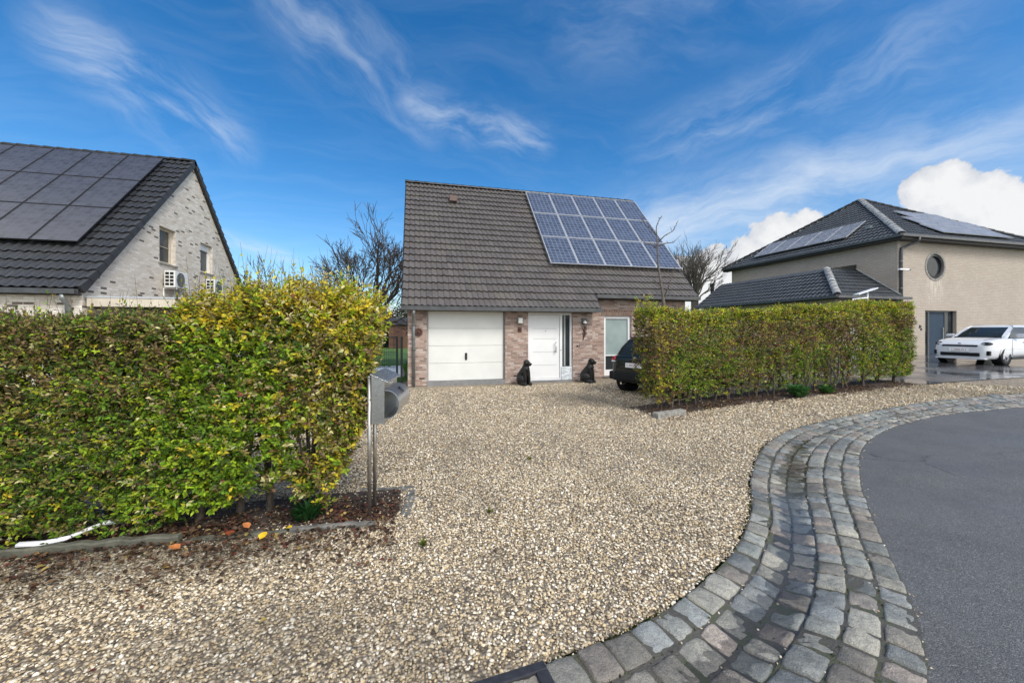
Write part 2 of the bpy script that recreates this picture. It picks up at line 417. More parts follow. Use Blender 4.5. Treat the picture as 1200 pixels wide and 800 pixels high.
def asphalt():
    t = NT('wet asphalt'); p = t.pos()
    g = t.noise(p, 170., 3., .8); v = t.n('ShaderNodeTexVoronoi', {'Vector': p, 'Scale': 150.})
    sp = t.n('ShaderNodeSeparateColor', {0: v.outputs['Color']}).outputs[0]
    c = t.ramp(sp, [(0, (.070, .069, .069, 1)), (.55, (.105, .104, .103, 1)), (.9, (.138, .137, .135, 1)), (1, (.23, .23, .23, 1))])
    c = t.mix(.6, c, t.ramp(t.noise(p, 1.1, 6., .72), [(.28, (.66, .66, .67, 1)), (.5, (1., 1., 1., 1)), (.72, (1.22, 1.22, 1.2, 1))]), 'MULTIPLY')
    wv = t.n('ShaderNodeVectorMath', {0: p, 1: t.n('ShaderNodeVectorMath', {0: t.n('ShaderNodeTexNoise', {'Vector': p, 'Scale': 2.5, 'Detail': 4.}).outputs['Color'], 'Scale': .5}, operation='SCALE').outputs[0]}, operation='ADD').outputs[0]
    cr = t.n('ShaderNodeTexVoronoi', {'Vector': wv, 'Scale': .42}, feature='DISTANCE_TO_EDGE').outputs['Distance']
    crk = t.math('MULTIPLY', t.math('SUBTRACT', 1., t.step(cr, .002, .007)), t.step(t.noise(p, .8, 2.), .45, .6))
    c = t.mix(t.math('MULTIPLY', crk, .7), c, (.03, .03, .03, 1))
    r = t.math('MULTIPLY_ADD', t.step(t.noise(p, .9, 4.), .35, .65), .22, .52)
    return t.bsdf(c, r, 0., t.bump(t.math('ADD', g, t.math('MULTIPLY', v.outputs['Distance'], -.8)), .7, .008))
M['asphalt'] = asphalt()
def wet_paving():
    t = NT('wet paving'); p = t.pos()
    b = t.n('ShaderNodeTexBrick', {'Vector': p, 'Scale': 1., 'Color1': (.060, .060, .066, 1), 'Color2': (.10, .098, .098, 1), 'Mortar': (.03, .03, .03, 1), 'Mortar Size': .006, 'Brick Width': .3, 'Row Height': .3})
    n = t.noise(p, .7, 3.)
    c = t.mix(.5, b.outputs[0], t.ramp(t.noise(p, 6., 4.), [(.3, (.6, .6, .6, 1)), (.7, (1.3, 1.3, 1.3, 1))]), 'MULTIPLY')
    return t.bsdf(c, t.math('MULTIPLY_ADD', t.step(n, .4, .7), .22, .05), 0., t.bump(t.math('ADD', t.noise(p, 3., 3.), t.math('MULTIPLY', b.outputs[1], -.25)), .12, .02), Specular_IOR_Level=.7)
M['wet'] = wet_paving()
def grass_mat():
    t = NT('lawn'); p = t.pos()
    c = t.ramp(t.noise(p, 3., 6., .75), [(.3, (.045, .090, .016, 1)), (.5, (.075, .150, .026, 1)), (.7, (.105, .180, .036, 1))])
    return t.bsdf(c, .8, 0., t.bump(t.noise(p, 60., 4.), .8, .03))
M['grass'] = grass_mat()
def water_mat():
    t = NT('puddle water'); p = t.pos()
    tr = t.n('ShaderNodeBsdfTransparent', {'Color': (.93, .93, .93, 1)})
    gl = t.n('ShaderNodeBsdfGlossy', {'Color': (1, 1, 1, 1), 'Roughness': .10, 'Normal': t.bump(t.noise(p, 14., 2.), .05, .01)})
    fr = t.n('ShaderNodeFresnel', {'IOR': 1.33})
    mx = t.n('ShaderNodeMixShader', {0: t.math('MULTIPLY', fr.outputs[0], .9), 1: tr.outputs[0], 2: gl.outputs[0]})
    t.t.links.new(mx.outputs[0], t.out.inputs[0]); return t.m
M['water'] = water_mat()
M['leaf'] = leaf_mat('hedge leaves')
M['litter'] = leaf_mat('fallen leaf', .05, .55)
# ================================================================== ground
def sheet(name, xs, ys, dz, mat, kind='structure', yfun=None):
    """terrain-following sheet; yfun(x) -> (y0, y1) bends it"""
    xs = np.asarray(xs, float); V = []; nx = len(xs); ny = len(ys)
    for x in xs:
        if yfun: a, b = yfun(x)
        for t in ys: V.append((x, (a + (b - a) * t) if yfun else t, float(gz(x)) + dz))
    i = np.arange(nx * ny).reshape(nx, ny)
    F = np.stack([i[:-1, :-1], i[1:, :-1], i[1:, 1:], i[:-1, 1:]], -1).reshape(-1, 4)
    o = np_mesh(name, np.array(V), F, mat)
    return tag(o, kind=kind)

Lp = np.array([(-9, 1.42), (-6, 1.52), (-2.5, 1.62), (-.8, 1.67), (.33, 1.73), (.65, 1.77), (1.11, 1.86), (1.55, 2.01), (2.2, 2.33), (2.86, 2.82), (3.5, 3.45), (4.37, 4.17), (5.2, 4.68), (6.17, 5.07), (8.02, 5.42), (9.47, 5.58), (10.9, 5.60), (13, 5.40), (17, 4.85), (24, 3.7)])
Rp = np.array([(-9, .36), (-6, .46), (-2.5, .56), (-.8, .62), (.55, .70), (1.1, .80), (1.6, .94), (2.26, 1.26), (2.63, 1.50), (3.03, 1.82), (3.61, 2.33), (4.67, 3.18), (6.06, 4.07), (7.5, 4.62), (8.96, 4.85), (10.15, 4.80), (11.4, 4.62), (13, 4.30), (17, 3.7), (24, 2.5)])
def resample(P, n):
    # Catmull-Rom then even arc length
    Q = np.vstack([2 * P[0] - P[1], P, 2 * P[-1] - P[-2]]); out = []
    for i in range(1, len(Q) - 2):
        for t in np.linspace(0, 1, 24, endpoint=False):
            a, b, c, d = Q[i - 1], Q[i], Q[i + 1], Q[i + 2]
            out.append(.5 * (2 * b + (c - a) * t + (2 * a - 5 * b + 4 * c - d) * t * t + (3 * b - a - 3 * c + d) * t ** 3))
    out.append(P[-1]); out = np.array(out)
    s = np.r_[0, np.cumsum(np.linalg.norm(np.diff(out, axis=0), axis=1))]
    u = np.linspace(0, s[-1], n)
    return np.c_[np.interp(u, s, out[:, 0]), np.interp(u, s, out[:, 1])], s[-1]
NL = 600
Lc, LL = resample(Lp, NL); Rc, RL = resample(Rp, NL)
# pair each left sample with the nearest right sample (monotonic, smoothed)
idx = np.array([np.argmin(((Rc - l) ** 2).sum(1)) for l in Lc]).astype(float)
idx = np.maximum.accumulate(idx); k = np.ones(41) / 41
idx = np.convolve(np.pad(idx, 20, 'edge'), k, 'valid')
Rm = np.c_[np.interp(idx, np.arange(NL), Rc[:, 0]), np.interp(idx, np.arange(NL), Rc[:, 1])]
def band(u, w):
    """u in 0..1 along, w in 0..1 across (0 = gravel side) -> x, y"""
    i = np.clip(np.asarray(u) * (NL - 1), 0, NL - 1)
    ax = [np.interp(i, np.arange(NL), A[:, j]) for A in (Lc, Rm) for j in (0, 1)]
    w = np.asarray(w)
    return ax[0] + (ax[2] - ax[0]) * w, ax[1] + (ax[3] - ax[1]) * w
def dish(w):
    w = np.asarray(w, float)
    return .016 - .052 * np.exp(-((w - .36) / .20) ** 2) - .012 * w
def yL(x): return np.interp(x, Lc[:, 0], Lc[:, 1])
def yR(x): return np.interp(x, Rm[:, 0], Rm[:, 1])

tag(sheet('ground', np.r_[-400, -200, -100, -60, -40, np.arange(-30, 46, 1.), 60, 100, 200, 400], np.r_[-200, -60, -30, np.arange(-20, 60, 4.), 80, 150, 400, 900], -.09, M['grass']), kind='structure')
sheet('gravel_driveway', np.arange(-13, 18.01, .2), np.linspace(0, 1, 40), -.012, M['gravel'], yfun=lambda x: (yL(x) + .03, 12.6 if x < 12.3 else 6.98))
sheet('road', np.r_[-80, -40, np.arange(-20, 24.01, .25)], np.r_[0, .5, .8, .9, .96, 1], -.012, M['asphalt'], yfun=lambda x: (-25, yR(max(x, -9)) + .05))
sheet('road', np.r_[24, 30, 40, 60], np.r_[0, .5, 1], -.012, M['asphalt'], yfun=lambda x: (-25, 2.5 - .17 * (x - 24)))
sheet('forecourt', np.r_[np.arange(12.3, 34, .3), 40], np.linspace(0, 1, 20), .004, M['wet'], yfun=lambda x: (6.98 if x < 18 else 4.6, 13.9))
sheet('lawn', np.arange(-12, -.3, .5), np.r_[12.3, 14, 18, 24, 30, 44], .012, M['grass'])
sheet('lawn', np.arange(9.4, 18.1, .5), np.r_[12.6, 14, 18, 24, 30, 40], .012, M['grass'])
# joint bed under the setts
us = np.linspace(0, 1, 260); ws = np.linspace(0, 1, 9); V = []
for u in us:
    x, y = band(u, ws); V.append(np.c_[x, y, gz(x) + dish(ws) - .0115])
i = np.arange(len(us) * 9).reshape(len(us), 9)
tag(np_mesh('gutter_bed', np.concatenate(V), np.stack([i[:-1, :-1], i[1:, :-1], i[1:, 1:], i[:-1, 1:]], -1).reshape(-1, 4), M['joint']), kind='structure')

# setts: six curved rows, every sett its own rough crowned block in one paving mesh
def setts():
    rows = [(0, .168), (.175, .338), (.344, .508), (.514, .674), (.680, .836), (.842, .998)]
    V = []; F = []; C = []; nb = 0; n = 9
    pal = np.array([lin(126, 128, 124)[:3], lin(110, 116, 120)[:3], lin(140, 136, 126)[:3], lin(120, 108, 98)[:3], lin(146, 130, 120)[:3], lin(104, 110, 108)[:3], lin(132, 134, 132)[:3], lin(112, 104, 94)[:3], lin(152, 146, 134)[:3]])
    g = np.array([-1, -.93, -.78, -.4, 0, .4, .78, .93, 1])
    A, B = np.meshgrid(g, g, indexing='ij')
    fi = np.arange(n * n).reshape(n, n)
    fq = np.stack([fi[:-1, :-1], fi[1:, :-1], fi[1:, 1:], fi[:-1, 1:]], -1).reshape(-1, 4)
    ln = np.linalg.norm(np.diff(Lc, axis=0), axis=1).sum()
    for r, (w0, w1) in enumerate(rows):
        s = rng.uniform(0, .2)
        while s < ln - .2:
            L = rng.uniform(.12, .20) if r else rng.uniform(.15, .215)
            u0, u1 = s / ln, (s + L - rng.uniform(.004, .014)) / ln; s += L
            jw = rng.uniform(-.008, .008, 2)
            # squircle: pull grid corners in a little, shaken per sett
            a = A + .05 * (vnoise(np.stack([A * 2 + s * 9, B * 2, A * 0 + r], -1)) - .5); b = B + .09 * (vnoise(np.stack([A * 2, B * 2 + s * 7, A * 0 + r + 5], -1)) - .5)
            k = 1 - .045 * (np.abs(a) ** 4 * np.abs(b) ** 4)
            a, b = a * k, b * k
            uu = (u0 + u1) / 2 + (u1 - u0) / 2 * a; ww = (w0 + w1) / 2 + (w1 - w0 + jw[0]) / 2 * b + jw[1] * .4
            x, y = band(uu, ww)
            crown = (1 - np.abs(A) ** 9) * (1 - np.abs(B) ** 9)
            nz = .75 * (fbm(np.stack([x * 22, y * 22, x * 0 + r], -1), 3) - .5) + .6 * (fbm(np.stack([x * 60, y * 60, x * 0 + r], -1), 2) - .5)
            tilt = rng.normal(0, .0035, 2)
            z = gz(x) + dish(ww) - .016 + crown * .016 + nz * .032 * crown ** .5 + A * tilt[0] + B * tilt[1] + rng.normal(0, .004)
            edge = np.maximum(np.abs(A), np.abs(B)) > .999
            z = np.where(edge, z - .026, z)
            V.append(np.c_[x.ravel(), y.ravel(), z.ravel()]); F.append(fq + nb); nb += n * n
            c = (.55 * pal[rng.integers(len(pal))] + .45 * pal.mean(0)) * np.array([.98, 1., 1.0]) * rng.uniform(.95, 1.5)
            C.append(np.repeat(c[None], n * n, 0))
    return tag(np_mesh('cobbled_gutter', np.concatenate(V), np.concatenate(F), M['cobble'], col=np.concatenate(C), smooth=True), kind='structure')
setts()
# standing rain water in the dish
us = np.linspace(.285, .455, 90); ws = np.linspace(.17, .56, 6); V = []
for u in us:
    x, y = band(u, ws); V.append(np.c_[x, y, gz(x) - .0285 - .014 * abs((u - .37) / .085) ** 4 + 0 * ws])
i = np.arange(len(us) * 6).reshape(len(us), 6)
tag(np_mesh('puddle', np.concatenate(V), np.stack([i[:-1, :-1], i[:-1, 1:], i[1:, 1:], i[1:, :-1]], -1).reshape(-1, 4), M['water'], smooth=True), kind='structure')

# hedge beds of soil
sheet('soil_bed', np.arange(-6, -.09, .15), np.linspace(3.50, 4.12, 6), -.002, M['soil'])
def hedgeY(x): return np.interp(x, [4.0, 4.4, 5.5, 6.9, 9.3, 12.6], [6.35, 6.50, 6.83, 7.12, 7.17, 7.22])
sheet('soil_bed', np.arange(4.3, 12.35, .15), np.linspace(0, 1, 6), .001, M['soil'], yfun=lambda x: (hedgeY(x) - .18, hedgeY(x) + .8))

# gravel stones: angular chips lying on the gravel bed
def chips():
    phi = (1 + 5 ** .5) / 2
    ico = unit(np.array([(-1, phi, 0), (1, phi, 0), (-1, -phi, 0), (1, -phi, 0), (0, -1, phi), (0, 1, phi), (0, -1, -phi), (0, 1, -phi), (phi, 0, -1), (phi, 0, 1), (-phi, 0, -1), (-phi, 0, 1)], float))
    ifc = np.array([(0, 11, 5), (0, 5, 1), (0, 1, 7), (0, 7, 10), (0, 10, 11), (1, 5, 9), (5, 11, 4), (11, 10, 2), (10, 7, 6), (7, 1, 8), (3, 9, 4), (3, 4, 2), (3, 2, 6), (3, 6, 8), (3, 8, 9), (4, 9, 5), (2, 4, 11), (6, 2, 10), (8, 6, 7), (9, 8, 1)])
    P = []; S = []
    def zone(n, x0, x1, y0, y1, dmin, dmax, s):
        x = rng.uniform(x0, x1, n); y = rng.uniform(y0, y1, n); d = np.hypot(x, y)
        ok = (d >= dmin) & (d < dmax) & (y > yL(x) + rng.uniform(-.02, .03, n)) & (y < np.where(x < 12.3, 12.0, 6.95))
        ok &= ~((y > 11.0) & (x > -.3))
        ok &= ~((x > 4.4) & (x < 12.3) & (y > hedgeY(x) - .1) & (y < hedgeY(x) + .7) & (rng.random(n) < .93))
        ok &= ~((x > -6) & (x < -.1) & (y > 3.55) & (y < 4.1) & (rng.random(n) < .72))
        P.append(np.c_[x, y][ok]); S.append(s * rng.lognormal(0, .26, ok.sum()).clip(.5, 1.6))
    zone(98000, -4.2, 4.2, 1.4, 5, 0, 4.6, .0078)
    zone(125000, -4.5, 7.5, 1.4, 8, 4.6, 7.6, .0086)
    zone(135000, -4, 14, 2, 12.0, 7.6, 15, .0108)
    P = np.concatenate(P); S = np.concatenate(S); n = len(P)
    # a few strays in the sett joints
    m = 900; u = rng.uniform(.26, .82, m); w = np.choose(rng.integers(0, 8, m), [-.01, .0, .17, .34, .51, .67, .83, 1.01]) + rng.normal(0, .014, m)
    x, y = band(u, w); P = np.r_[P, np.c_[x, y]]; S = np.r_[S, rng.uniform(.004, .009, m)]
    zb = np.r_[np.full(n, -.008), np.where(w > 1, -.012, dish(w) - .012)]; n = len(P)
    base = ico[None] * (1 + rng.uniform(-.42, .38, (n, 12, 1))) * np.stack([rng.uniform(.9, 1.5, n), rng.uniform(.7, 1.1, n), rng.uniform(.45, .8, n)], -1)[:, None]
    a = rng.uniform(0, 2 * np.pi, n); t = rng.normal(0, .45, n)
    ca, sa, ct, st = np.cos(a), np.sin(a), np.cos(t), np.sin(t)
    Rz = np.zeros((n, 3, 3)); Rz[:, 0, 0] = ca; Rz[:, 0, 1] = -sa; Rz[:, 1, 0] = sa; Rz[:, 1, 1] = ca; Rz[:, 2, 2] = 1
    Rx = np.zeros((n, 3, 3)); Rx[:, 0, 0] = 1; Rx[:, 1, 1] = ct; Rx[:, 1, 2] = -st; Rx[:, 2, 1] = st; Rx[:, 2, 2] = ct
    V = np.einsum('nij,nkj->nki', Rz @ Rx, base) * S[:, None, None]
    V[..., 0] += P[:, None, 0]; V[..., 1] += P[:, None, 1]
    V[..., 2] += (gz(P[:, 0]) + zb + S * rng.uniform(-.05, .5, n))[:, None]
    F = (ifc[None] + (np.arange(n) * 12)[:, None, None]).reshape(-1, 3)
    pal = np.array([lin(206, 192, 168)[:3], lin(188, 172, 146)[:3], lin(224, 214, 196)[:3], lin(168, 150, 122)[:3], lin(200, 180, 146)[:3], lin(150, 138, 120)[:3], lin(116, 104, 90)[:3], lin(232, 226, 214)[:3], lin(184, 166, 134)[:3], lin(86, 76, 66)[:3]])
    pr = np.array([.17, .16, .13, .12, .12, .09, .06, .06, .07, .02]); c = pal[rng.choice(len(pal), n, p=pr / pr.sum())] * rng.uniform(.8, 1.1, (n, 1))
    c = c * np.array([1.10, 1.085, 1.04])
    tr = np.abs(P[:, 0] - np.interp(P[:, 1], [1.5, 4, 7, 11], [1.6, 1.25, 1.35, 1.45])); tr = np.exp(-((tr - .72) / .22) ** 2) * sstep(.35, .6, fbm(np.c_[P * 1.1, np.zeros(n)], 3, 15)); c = c * (1 - .20 * tr)[:, None]
    # damp, dirtier patches with a shape of their own
    d = fbm(np.c_[P * .55, np.zeros(n)], 3, 4); c = c * (1 - .38 * sstep(.52, .72, d))[:, None]
    d2 = fbm(np.c_[P[:, 0] * .9, P[:, 1] * 2.2, np.zeros(n)], 3, 9); near = sstep(2.75, 3.3, P[:, 1]) * (1 - sstep(3.9, 4.4, P[:, 1])) * (1 - sstep(-1.2, -.3, P[:, 0]))
    mud = near * sstep(.25, .6, d2); c = c * (1 - .62 * mud)[:, None] * np.array([1, 1 - 0, 1.])[None]
    c = np.repeat(c[:, None], 12, 1).reshape(-1, 3)
    return np_mesh('gravel_stones', V.reshape(-1, 3), F, M['pebble'], col=c)
tag(chips(), 'loose beige gravel chips covering the driveway', 'gravel', kind='stuff')

# ================================================================== building helpers
def wall(mb, axis, pos, th, a0, a1, z0, z1, holes=()):
    """wall in the plane axis=pos (outer face), th toward the inside, holes = (a0,a1,z0,z1)"""
    As = sorted({a0, a1, *[h[0] for h in holes], *[h[1] for h in holes]}); Zs = sorted({z0, z1, *[h[2] for h in holes], *[h[3] for h in holes]})
    def P(a, z, d): return (a, pos + d, z) if axis == 'y' else (pos + d, a, z)
    for i in range(len(As) - 1):
        for j in range(len(Zs) - 1):
            ca, cz = (As[i] + As[i + 1]) / 2, (Zs[j] + Zs[j + 1]) / 2
            if any(h[0] < ca < h[1] and h[2] < cz < h[3] for h in holes): continue
            for d in (0, th): mb.quad(P(As[i], Zs[j], d), P(As[i + 1], Zs[j], d), P(As[i + 1], Zs[j + 1], d), P(As[i], Zs[j + 1], d))
    for (b0, b1, c0, c1) in list(holes) + [(a0, a1, z0, z1)]:
        for (p, q) in (((b0, c0), (b1, c0)), ((b1, c0), (b1, c1)), ((b1, c1), (b0, c1)), ((b0, c1), (b0, c0))):
            mb.quad(P(*p, 0), P(*q, 0), P(*q, th), P(*p, th))

def tiles(name, O, u, s, U, S, mat, parent, period=.166, gauge=.329, amp=.034, lift=.046, s0=0, planes=None, seg=(0, .12, .28, .45, .62, .8), u0=0, bright=.07):
    O, u, s = Vector(O), Vector(u).normalized(), Vector(s).normalized(); n = u.cross(s).normalized()
    if n.z < 0: n = -n
    prof = [0, .62, 1, .78, .22, .0]
    nt = int(math.ceil((U - u0) / period)); nr = int(math.ceil((S - s0) / gauge)); uj = []; hj = []
    for i in range(nt):
        for k, f in enumerate(seg): uj.append(u0 + (i + f) * period); hj.append(prof[k] * amp)
    uj.append(u0 + nt * period); hj.append(0)
    uj = np.array(uj); hj = np.array(hj); m = len(uj); V = []; F = []; C = []
    O_, u_, s_, n_ = (np.array(x) for x in (O, u, s, n))
    nb = 0
    for r in range(nr):
        a = s0 + r * gauge; b = a + gauge * 1.22
        tl = np.repeat(rng.normal(0, .0025, nt), len(seg)); tl = np.r_[tl, tl[-1]]
        ds = np.repeat(rng.normal(0, .004, nt), len(seg)); ds = np.r_[ds, ds[-1]]
        B = O_ + uj[:, None] * u_ + (a - .02 + ds)[:, None] * s_ + (hj + lift + tl)[:, None] * n_
        T = O_ + uj[:, None] * u_ + b * s_ + (hj - .22 * lift)[:, None] * n_
        D = O_ + uj[:, None] * u_ + (a - .016 + ds)[:, None] * s_ + (hj + lift - .017)[:, None] * n_
        V += [B, T, D]
        j = np.arange(m - 1)
        F.append(np.stack([nb + j, nb + j + 1, nb + m + j + 1, nb + m + j], -1))
        F.append(np.stack([nb + 2 * m + j, nb + 2 * m + j + 1, nb + j + 1, nb + j], -1))
        cc = np.repeat(rng.normal(1, bright, nt).clip(.55, 1.5), len(seg)); C += [cc, cc]
        nb += 3 * m
    V = np.concatenate(V); F = np.concatenate(F); C = np.concatenate(C)
    me = bpy.data.meshes.new(name)
    if parent: V = V - np.array(top_of(parent).location)
    me.from_pydata(V.tolist(), [], F.tolist())
    at = me.attributes.new('Col', 'FLOAT_COLOR', 'FACE'); c4 = np.ones((len(F), 4)); c4[:, :3] = C[:, None]; at.data.foreach_set('color', c4.ravel())
    me.materials.append(mat); o = link(name, me, parent)
    if planes: clip(o, planes)
    return o

def ridge_caps(name, p0, p1, mat, parent, r=.115, L=.36, n=8):
    p0, p1 = Vector(p0), Vector(p1); d = p1 - p0; k = max(1, round(d.length / L)); mb = MB(); e = d.normalized()
    side = e.cross(Vector((0, 0, 1))).normalized(); up = side.cross(e).normalized()
    for i in range(k):
        a = p0 + d * (i / k) - e * .03; b = p0 + d * ((i + 1) / k) + e * .0
        vs = []
        for q, rr, lf in ((a, r * 1.06, .018), (b, r * .95, 0)):
            for j in range(n + 1):
                t = math.pi * (j / n); vs.append(q + side * math.cos(t) * rr + up * (math.sin(t) * rr * .75 - .02 + lf))
            for j in range(n, -1, -1):
                t = math.pi * (j / n); vs.append(q + side * math.cos(t) * (rr - .02) + up * (math.sin(t) * (rr - .02) * .75 - .03 + lf))
        m = 2 * (n + 1)
        mb.add(vs, [(j, (j + 1) % m, m + (j + 1) % m, m + j) for j in range(m)] + [tuple(range(m)), tuple(range(2 * m - 1, m - 1, -1))])
    return mb.build(name, mat, parent)

def gutter(name, x0, x1, y, z, mat, parent, h=.115, d=.13, axis='x', joint=.92, sgn=1):
    mb = MB()
    def P(a, b, c): return (a, b, c) if axis == 'x' else (b, a, c)
    pr = [(0, h), (0, 0), (d, 0), (d, h), (d - .015, h), (d - .015, .015), (.015, .015), (.015, h)]
    vs = [P(x, y + sgn * a, z + b) for x in (x0, x1) for (a, b) in pr]
    mb.add(vs, [(i, (i + 1) % 8, 8 + (i + 1) % 8, 8 + i) for i in range(8)] + [(0, 1, 6, 7), (1, 2, 5, 6), (2, 3, 4, 5), (8, 15, 14, 9), (9, 14, 13, 10), (10, 13, 12, 11)])
    o = mb.build(name, mat, parent)
    jb = MB(); x = x0 + .45
    while x < x1 - .1:
        a, b = P(x, y - sgn * .006, z - .006), P(x + .022, y + sgn * (d + .001), z + h + .003)
        jb.box(min(a[0], b[0]), min(a[1], b[1]), a[2], max(a[0], b[0]), max(a[1], b[1]), b[2]); x += joint
    if jb.v: jb.build('gutter_bracket', M['zinc_dark'], o)
    return o

def panel_proto(w, h, cell, frame, fw=.022):
    mb = MB(); mb.box(fw, fw, 0, w - fw, h - fw, .028); p = mb.build('solar_panel', cell, None, local=True)
    f = MB(); f.box(0, 0, -.008, w, fw, .036); f.box(0, h - fw, -.008, w, h, .036); f.box(0, fw, -.008, fw, h - fw, .036); f.box(w - fw, fw, -.008, w, h - fw, .036)
    f.build('panel_frame', frame, p, local=True)
    return p
def place_panels(proto, parent, spots, u, s, scale=1):
    u, s = Vector(u).normalized(), Vector(s).normalized(); n = u.cross(s).normalized(); off = Vector(top_of(parent).location)
    rot = Matrix((u, s, n)).transposed().to_4x4()
    for i, p in enumerate(spots):
        o = proto if i == 0 else copy_tree(proto)
        o.parent = parent; o.matrix_local = Matrix.Translation(Vector(p) - off) @ rot

def text_mesh(name, body, size, mat, parent, mtx, ext=.002, local=True):
    cu = bpy.data.curves.new(name, 'FONT'); cu.body = body; cu.size = size; cu.extrude = ext; cu.align_x = 'CENTER'; cu.align_y = 'CENTER'
    t = bpy.data.objects.new(name, cu); COL.objects.link(t)
    dg = bpy.context.evaluated_depsgraph_get(); dg.update()
    me = bpy.data.meshes.new_from_object(t.evaluated_get(dg)); bpy.data.objects.remove(t); me.name = name
    me.materials.clear(); me.materials.append(mat); me.transform(mtx)
    return link(name, me, parent)

# ================================================================== the main house
H = empty('brick_house', (-.24, 11.46, 0), label='brown brick house with white garage door under a steep brown tiled roof', cat='house')
T = 1.103; Y0, Z0 = 11.16, 2.28; YR, ZR = 15.80, 7.40
w = MB()
wall(w, 'y', 11.46, .28, -.24, 5.47, 0, 2.50, [(.29, 2.61, .0, 2.17), (3.33, 4.80, .0, 2.16)])
wall(w, 'y', 11.90, .28, 5.47, 9.25, 0, 2.92, [(6.11, 7.13, .08, 2.09)])
w.box(5.19, 11.742, 0, 5.47, 11.90, 2.55)
gl = MB(); wall(gl, 'x', -.24, .28, 11.742, 20.1, 0, 7.4)
gr = MB(); wall(gr, 'x', 9.25, -.28, 12.182, 20.1, 0, 7.4)
bk = MB(); bk.box(.045, 19.82, 0, 8.965, 20.1, 2.6)
w.build('wall', M['brick'], H)
for g in (gl, gr):
    clip(g.build('gable_wall', M['brick'], H), [((0, Y0 + .12, Z0 - .06), (0, -T, 1)), ((0, 2 * YR - Y0 - .12, Z0 - .06), (0, T, 1))])
bk.build('wall', M['brick'], H)
sd = MB(); sd.box(.29, 11.44, -.02, 2.61, 11.60, .115); sd.box(3.33, 11.43, -.02, 4.80, 11.62, .045)
sd.build('threshold', M['threshold'], H)
# roof: two runs of tile, back slope, dark decking
roof = MB()
def deck(x0, x1, y0):
    z0 = Z0 + (y0 - Y0) * T
    roof.quad((x0, y0, z0 - .03), (x1, y0, z0 - .03), (x1, YR, ZR - .03), (x0, YR, ZR - .03))
    roof.quad((x0, y0, z0 - .10), (x1, y0, z0 - .10), (x1, YR, ZR - .10), (x0, YR, ZR - .10))
    for x in (x0, x1): roof.quad((x, y0, z0 - .03), (x, YR, ZR - .03), (x, YR, ZR - .10), (x, y0, z0 - .10))
    roof.quad((x0, y0, z0 - .03), (x1, y0, z0 - .03), (x1, y0, z0 - .10), (x0, y0, z0 - .10))
deck(-.38, 5.60, Y0 + .02); deck(5.602, 9.49, 11.62)
roof.quad((-.38, YR, ZR - .03), (9.49, YR, ZR - .03), (9.49, 20.44, 2.28), (-.38, 20.44, 2.28))
RF = roof.build('roof', M['fascia'], H)
sl = Vector((0, 1, T)).normalized()
tiles('roof_tiles', (-.40, Y0, Z0), (1, 0, 0), sl, 6.02, 6.90, M['tile_brown'], RF, planes=[((5.60, 0, 0), (1, 0, 0)), ((0, 0, ZR + .03), (0, 0, 1))])
tiles('roof_tiles', (-.40, Y0, Z0), (1, 0, 0), sl, 9.91, 6.90, M['tile_brown'], RF, s0=.658, u0=6.0, planes=[((5.6005, 0, 0), (-1, 0, 0)), ((9.50, 0, 0), (1, 0, 0)), ((0, 0, ZR + .03), (0, 0, 1))])
ridge_caps('ridge_tile', (-.40, YR, ZR + .02), (9.50, YR, ZR + .02), M['tile_slate'], RF)
vg = MB()   # verge boards
for (x, y0) in ((-.415, Y0), (9.50, 11.60), (5.602, Y0)):
    y1 = YR if x != 5.602 else 11.62
    za = Z0 + (y0 - Y0) * T; zb = Z0 + (y1 - Y0) * T
    vs = [(xx, yy, zz + d) for xx in (x, x + .022) for (yy, zz) in ((y0, za), (y1, zb)) for d in (-.11, .055)]
    vg.add(vs, [(0, 1, 3, 2), (4, 6, 7, 5), (0, 4, 5, 1), (2, 3, 7, 6), (1, 5, 7, 3), (0, 2, 6, 4)])
vg.build('verge', M['tile_slate'], RF)
v = MB(); v.rbox(1.22, 14.80, 6.50, 1.50, 15.05, 6.72, .015); v.build('roof_vent', M['terracotta'], RF)
sf = MB(); sf.box(-.36, 11.17, 2.165, 5.60, 11.458, 2.195); sf.box(5.475, 11.62, 2.62, 9.47, 11.898, 2.65)
sf.box(5.475, 11.155, 2.165, 5.60, 11.9, 2.26)
sf.build('soffit', M['fascia'], H)
gutter('gutter', -.42, 5.63, 11.155, 2.165, M['zinc_dark'], H, sgn=-1)
gutter('gutter', 5.66, 9.55, 11.605, 2.645, M['zinc_dark'], H, sgn=-1)
dp = MB(); dp.tube([(-.075, 11.09, 2.165), (-.075, 11.09, 2.08), (-.075, 11.16, 1.98), (-.075, 11.395, 1.86), (-.075, 11.40, 1.75), (-.075, 11.40, 0.0)], .042, 12)
D = dp.build('downpipe', M['zinc'], H, smooth=True)
for z in (.22, 1.02, 1.72): cl = MB(); cl.lathe((-.075, 11.40, z), [(.043, 0), (.052, 0), (.052, .03), (.043, .03)], 12); cl.box(-.10, 11.435, z, -.05, 11.458, z + .03); cl.build('pipe_clamp', M['zinc_dark'], D)
